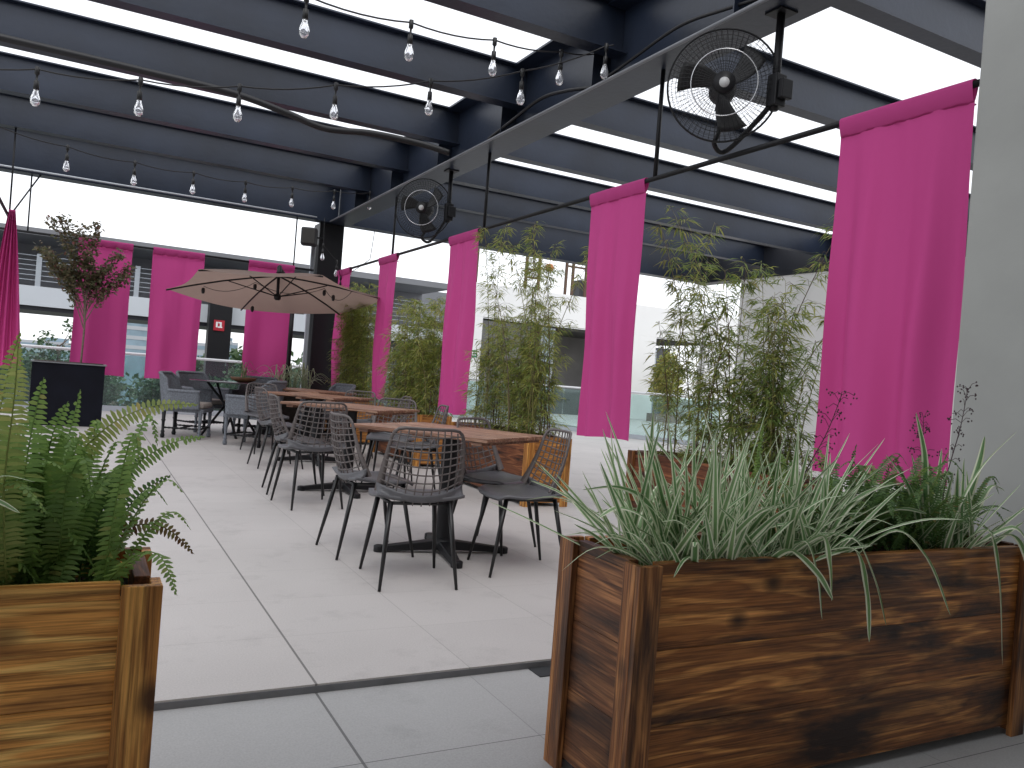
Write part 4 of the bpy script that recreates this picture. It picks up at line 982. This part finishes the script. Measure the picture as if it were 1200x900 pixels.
gb = empty('grey_building', 'grey clad building with windows behind the far banners', 'building', (0, 26, 0))
m = MB(); m.box(7.6, 11.15, 0, 3, 2.9, 3.98); m.box(7.6, 11.15, .3, 3, -12, 2.9); m.build('wall', GREYB, gb)
for x in (7.9, 9.2, 10.3):
    f_ = MB().box(x, x+.85, .22, .299, 1.5, 2.7).build('window', GREYL, gb)
    MB().box(x+.05, x+.80, .20, .219, 1.55, 2.65).build('pane', DARKIN, f_)
wb = empty('white_building', 'white rendered building with wide dark opening across the courtyard', 'building', (0, 26, 0))
m = MB(); m.box(11.2, 12.45, 0, .4, -12, 3.31); m.box(11.2, 30, 0, .4, 3.312, 4.50); m.box(19.0, 20.2, 0, .4, -12, 3.31); m.box(22.8, 30, 0, .4, -12, 3.31); m.build('wall', WHITE, wb)
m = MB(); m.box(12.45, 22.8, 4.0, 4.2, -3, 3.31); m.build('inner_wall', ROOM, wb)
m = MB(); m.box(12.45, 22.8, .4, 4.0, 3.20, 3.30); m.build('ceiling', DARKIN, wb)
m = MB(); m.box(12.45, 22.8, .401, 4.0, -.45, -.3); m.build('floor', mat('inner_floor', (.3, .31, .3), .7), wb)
m = MB(); m.box(12.46, 14.7, .1, .16, -.3, 3.2); m.build('shutter', mat('grey_shutter', (.12, .12, .12), .6, 0, .2, 2), wb)
for x in (15.0, 15.5): MB().box(x, x+.09, .2, .3, -.3, 3.2).build('door_frame', GREYL, wb)
MB().box(15.1, 15.5, .23, .26, -.3, 3.2).build('glass_door', mat('pale_glass', (.30, .38, .42), .2), wb)
m = MB(); m.box(16.6, 17.5, 3.75, 3.99, .65, .72); m.box(17.8, 18.7, 3.75, 3.99, .45, .52); m.build('shelf', DARKIN, wb)
MB().box(15.9, 16.2, 1.2, 1.6, -.3, .9).build('stool', DARKIN, wb)
MB().box(20.2, 21.0, .08, .12, 0, 2.9).build('dark_door', mat('charcoal_door', (.06, .065, .07), .5), wb)
MB().box(20.24, 20.30, .05, .079, .1, 2.8).build('door_jamb', GREYL, wb)
ex_ = empty('exit_sign', 'small green exit sign on the white wall left of the dark opening', 'sign', (12.13, 25.985, 1.97))
MB().box(-.19, .19, -.012, .012, -.12, .12).build('plate', mat('sign_green', (.01, .20, .09), .5), ex_)
m = MB(); m.box(-.14, .14, -.016, -.0125, .03, .06); m.box(-.02, .14, -.016, -.0125, -.06, -.03); m.box(-.02, .01, -.016, -.0125, -.03, .03); m.box(-.12, -.07, -.016, -.0125, -.08, .0); m.build('pictogram', mat('sign_white2', (.8, .8, .8), .5), ex_)
# upper terrace furniture on the white building
pg = empty('rooftop_pergola', 'thin dark pergola frame on the upper terrace of the white building', 'pergola', (0, 26.6, 4.5))
WB = mat('brown_timber_frame', (.10, .055, .035), .7)
for x in (12.3, 14.35, 14.9, 16.1, 16.4, 17.0):
    MB().box(x, x+.09, 0, .09, 0, 1.4).build('post', WB, pg)
for x0, x1, z in ((14.35, 17.1, 1.38), (14.35, 14.99, .5), (14.35, 14.99, .8), (16.1, 17.1, 1.15)):
    MB().box(x0, x1, .02, .07, z, z+.07).build('crossbar', WB, pg)
MB().box(16.9, 17.6, .2, .8, .0, .75).build('crate', mat('dark_crate', (.05, .05, .055), .6), pg)
ln_ = MB(); ln_.lathe([(.02, .30), (.12, .28), (.17, .14), (.12, .02), (.02, 0)], (15.35, 26.6, 5.35), 14)
ln_.tube([(15.35, 26.6, 5.64), (15.35, 26.6, 5.86)], .008, 5)
tag(ln_.build('paper_lantern', mat('orange_paper', (.6, .2, .08), .8)), 'orange paper lantern hanging on the upper terrace', 'lantern')
# side wall right
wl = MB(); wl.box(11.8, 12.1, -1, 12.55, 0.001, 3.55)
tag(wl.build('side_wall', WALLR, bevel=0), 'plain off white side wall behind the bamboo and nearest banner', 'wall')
hd = MB()
rnd = random.Random(9); blob_leaves(hd, (0, 0, 1.45), (.75, .35, 1.25), 2600, rnd, .14)
hr = empty('hedge', 'dense olive green tall shrub standing before the white building', 'shrub', (19.6, 24.4, 0)); hd.build('foliage', BAM, hr)
m = MB(); m.tube([(0, 0, -.3), (0.05, 0, 1.0), (0, 0, 2.2)], .04, 6); m.box(-.6, .6, -.3, .3, -.3, .3); m.build('stem_and_trough', BARK, hr)
m = MB(); m.box(12.2, 30, 13.0, 26.3, -.5, -.004); struct(m.build('gallery_floor', TILE))

# city beyond
cityW = mat('city_concrete', (.45, .47, .50), .8, 0, .15, .1); cityG = mat('city_glass', (.22, .30, .36), .4, 0, .25, .4)
for i, (x0, x1, y, z1, mt, lb) in enumerate(((4.6, 7.8, 120, 4.9, cityG, 'distant blue grey glass building between the first two banners'), (12.6, 15.2, 120, 3.0, cityW, 'distant pale low building left of the far column'),
       (16.4, 18.2, 118, 4.0, cityG, 'distant small dark tower right of the far column'), (18.4, 20.6, 128, 3.6, cityW, 'distant small pale tower right of the dark one'),
       (-9, 3.6, 140, 1.6, cityW, 'distant long pale building at far left'), (21, 30, 150, 1.8, cityW, 'distant wide pale building behind the last banner'))):
    r_ = empty('city_building', lb, 'building', ((x0+x1)/2, y, -12), 0, 'distant city buildings'); w2 = (x1-x0)/2
    MB().box(-w2, w2, 0, 8, 0, z1+12).build('wall', mt, r_)
    MB().box(-w2*.4, w2*.1, 2, 4, z1+12, z1+12.6).build('rooftop_unit', cityG, r_)
    m = MB()
    for k in range(3): m.box(-w2*.92, w2*.92, -.05, -.01, z1+12-.9-k*1.3, z1+12-.4-k*1.3)
    m.build('window_band', cityG if mt is cityW else cityW, r_)
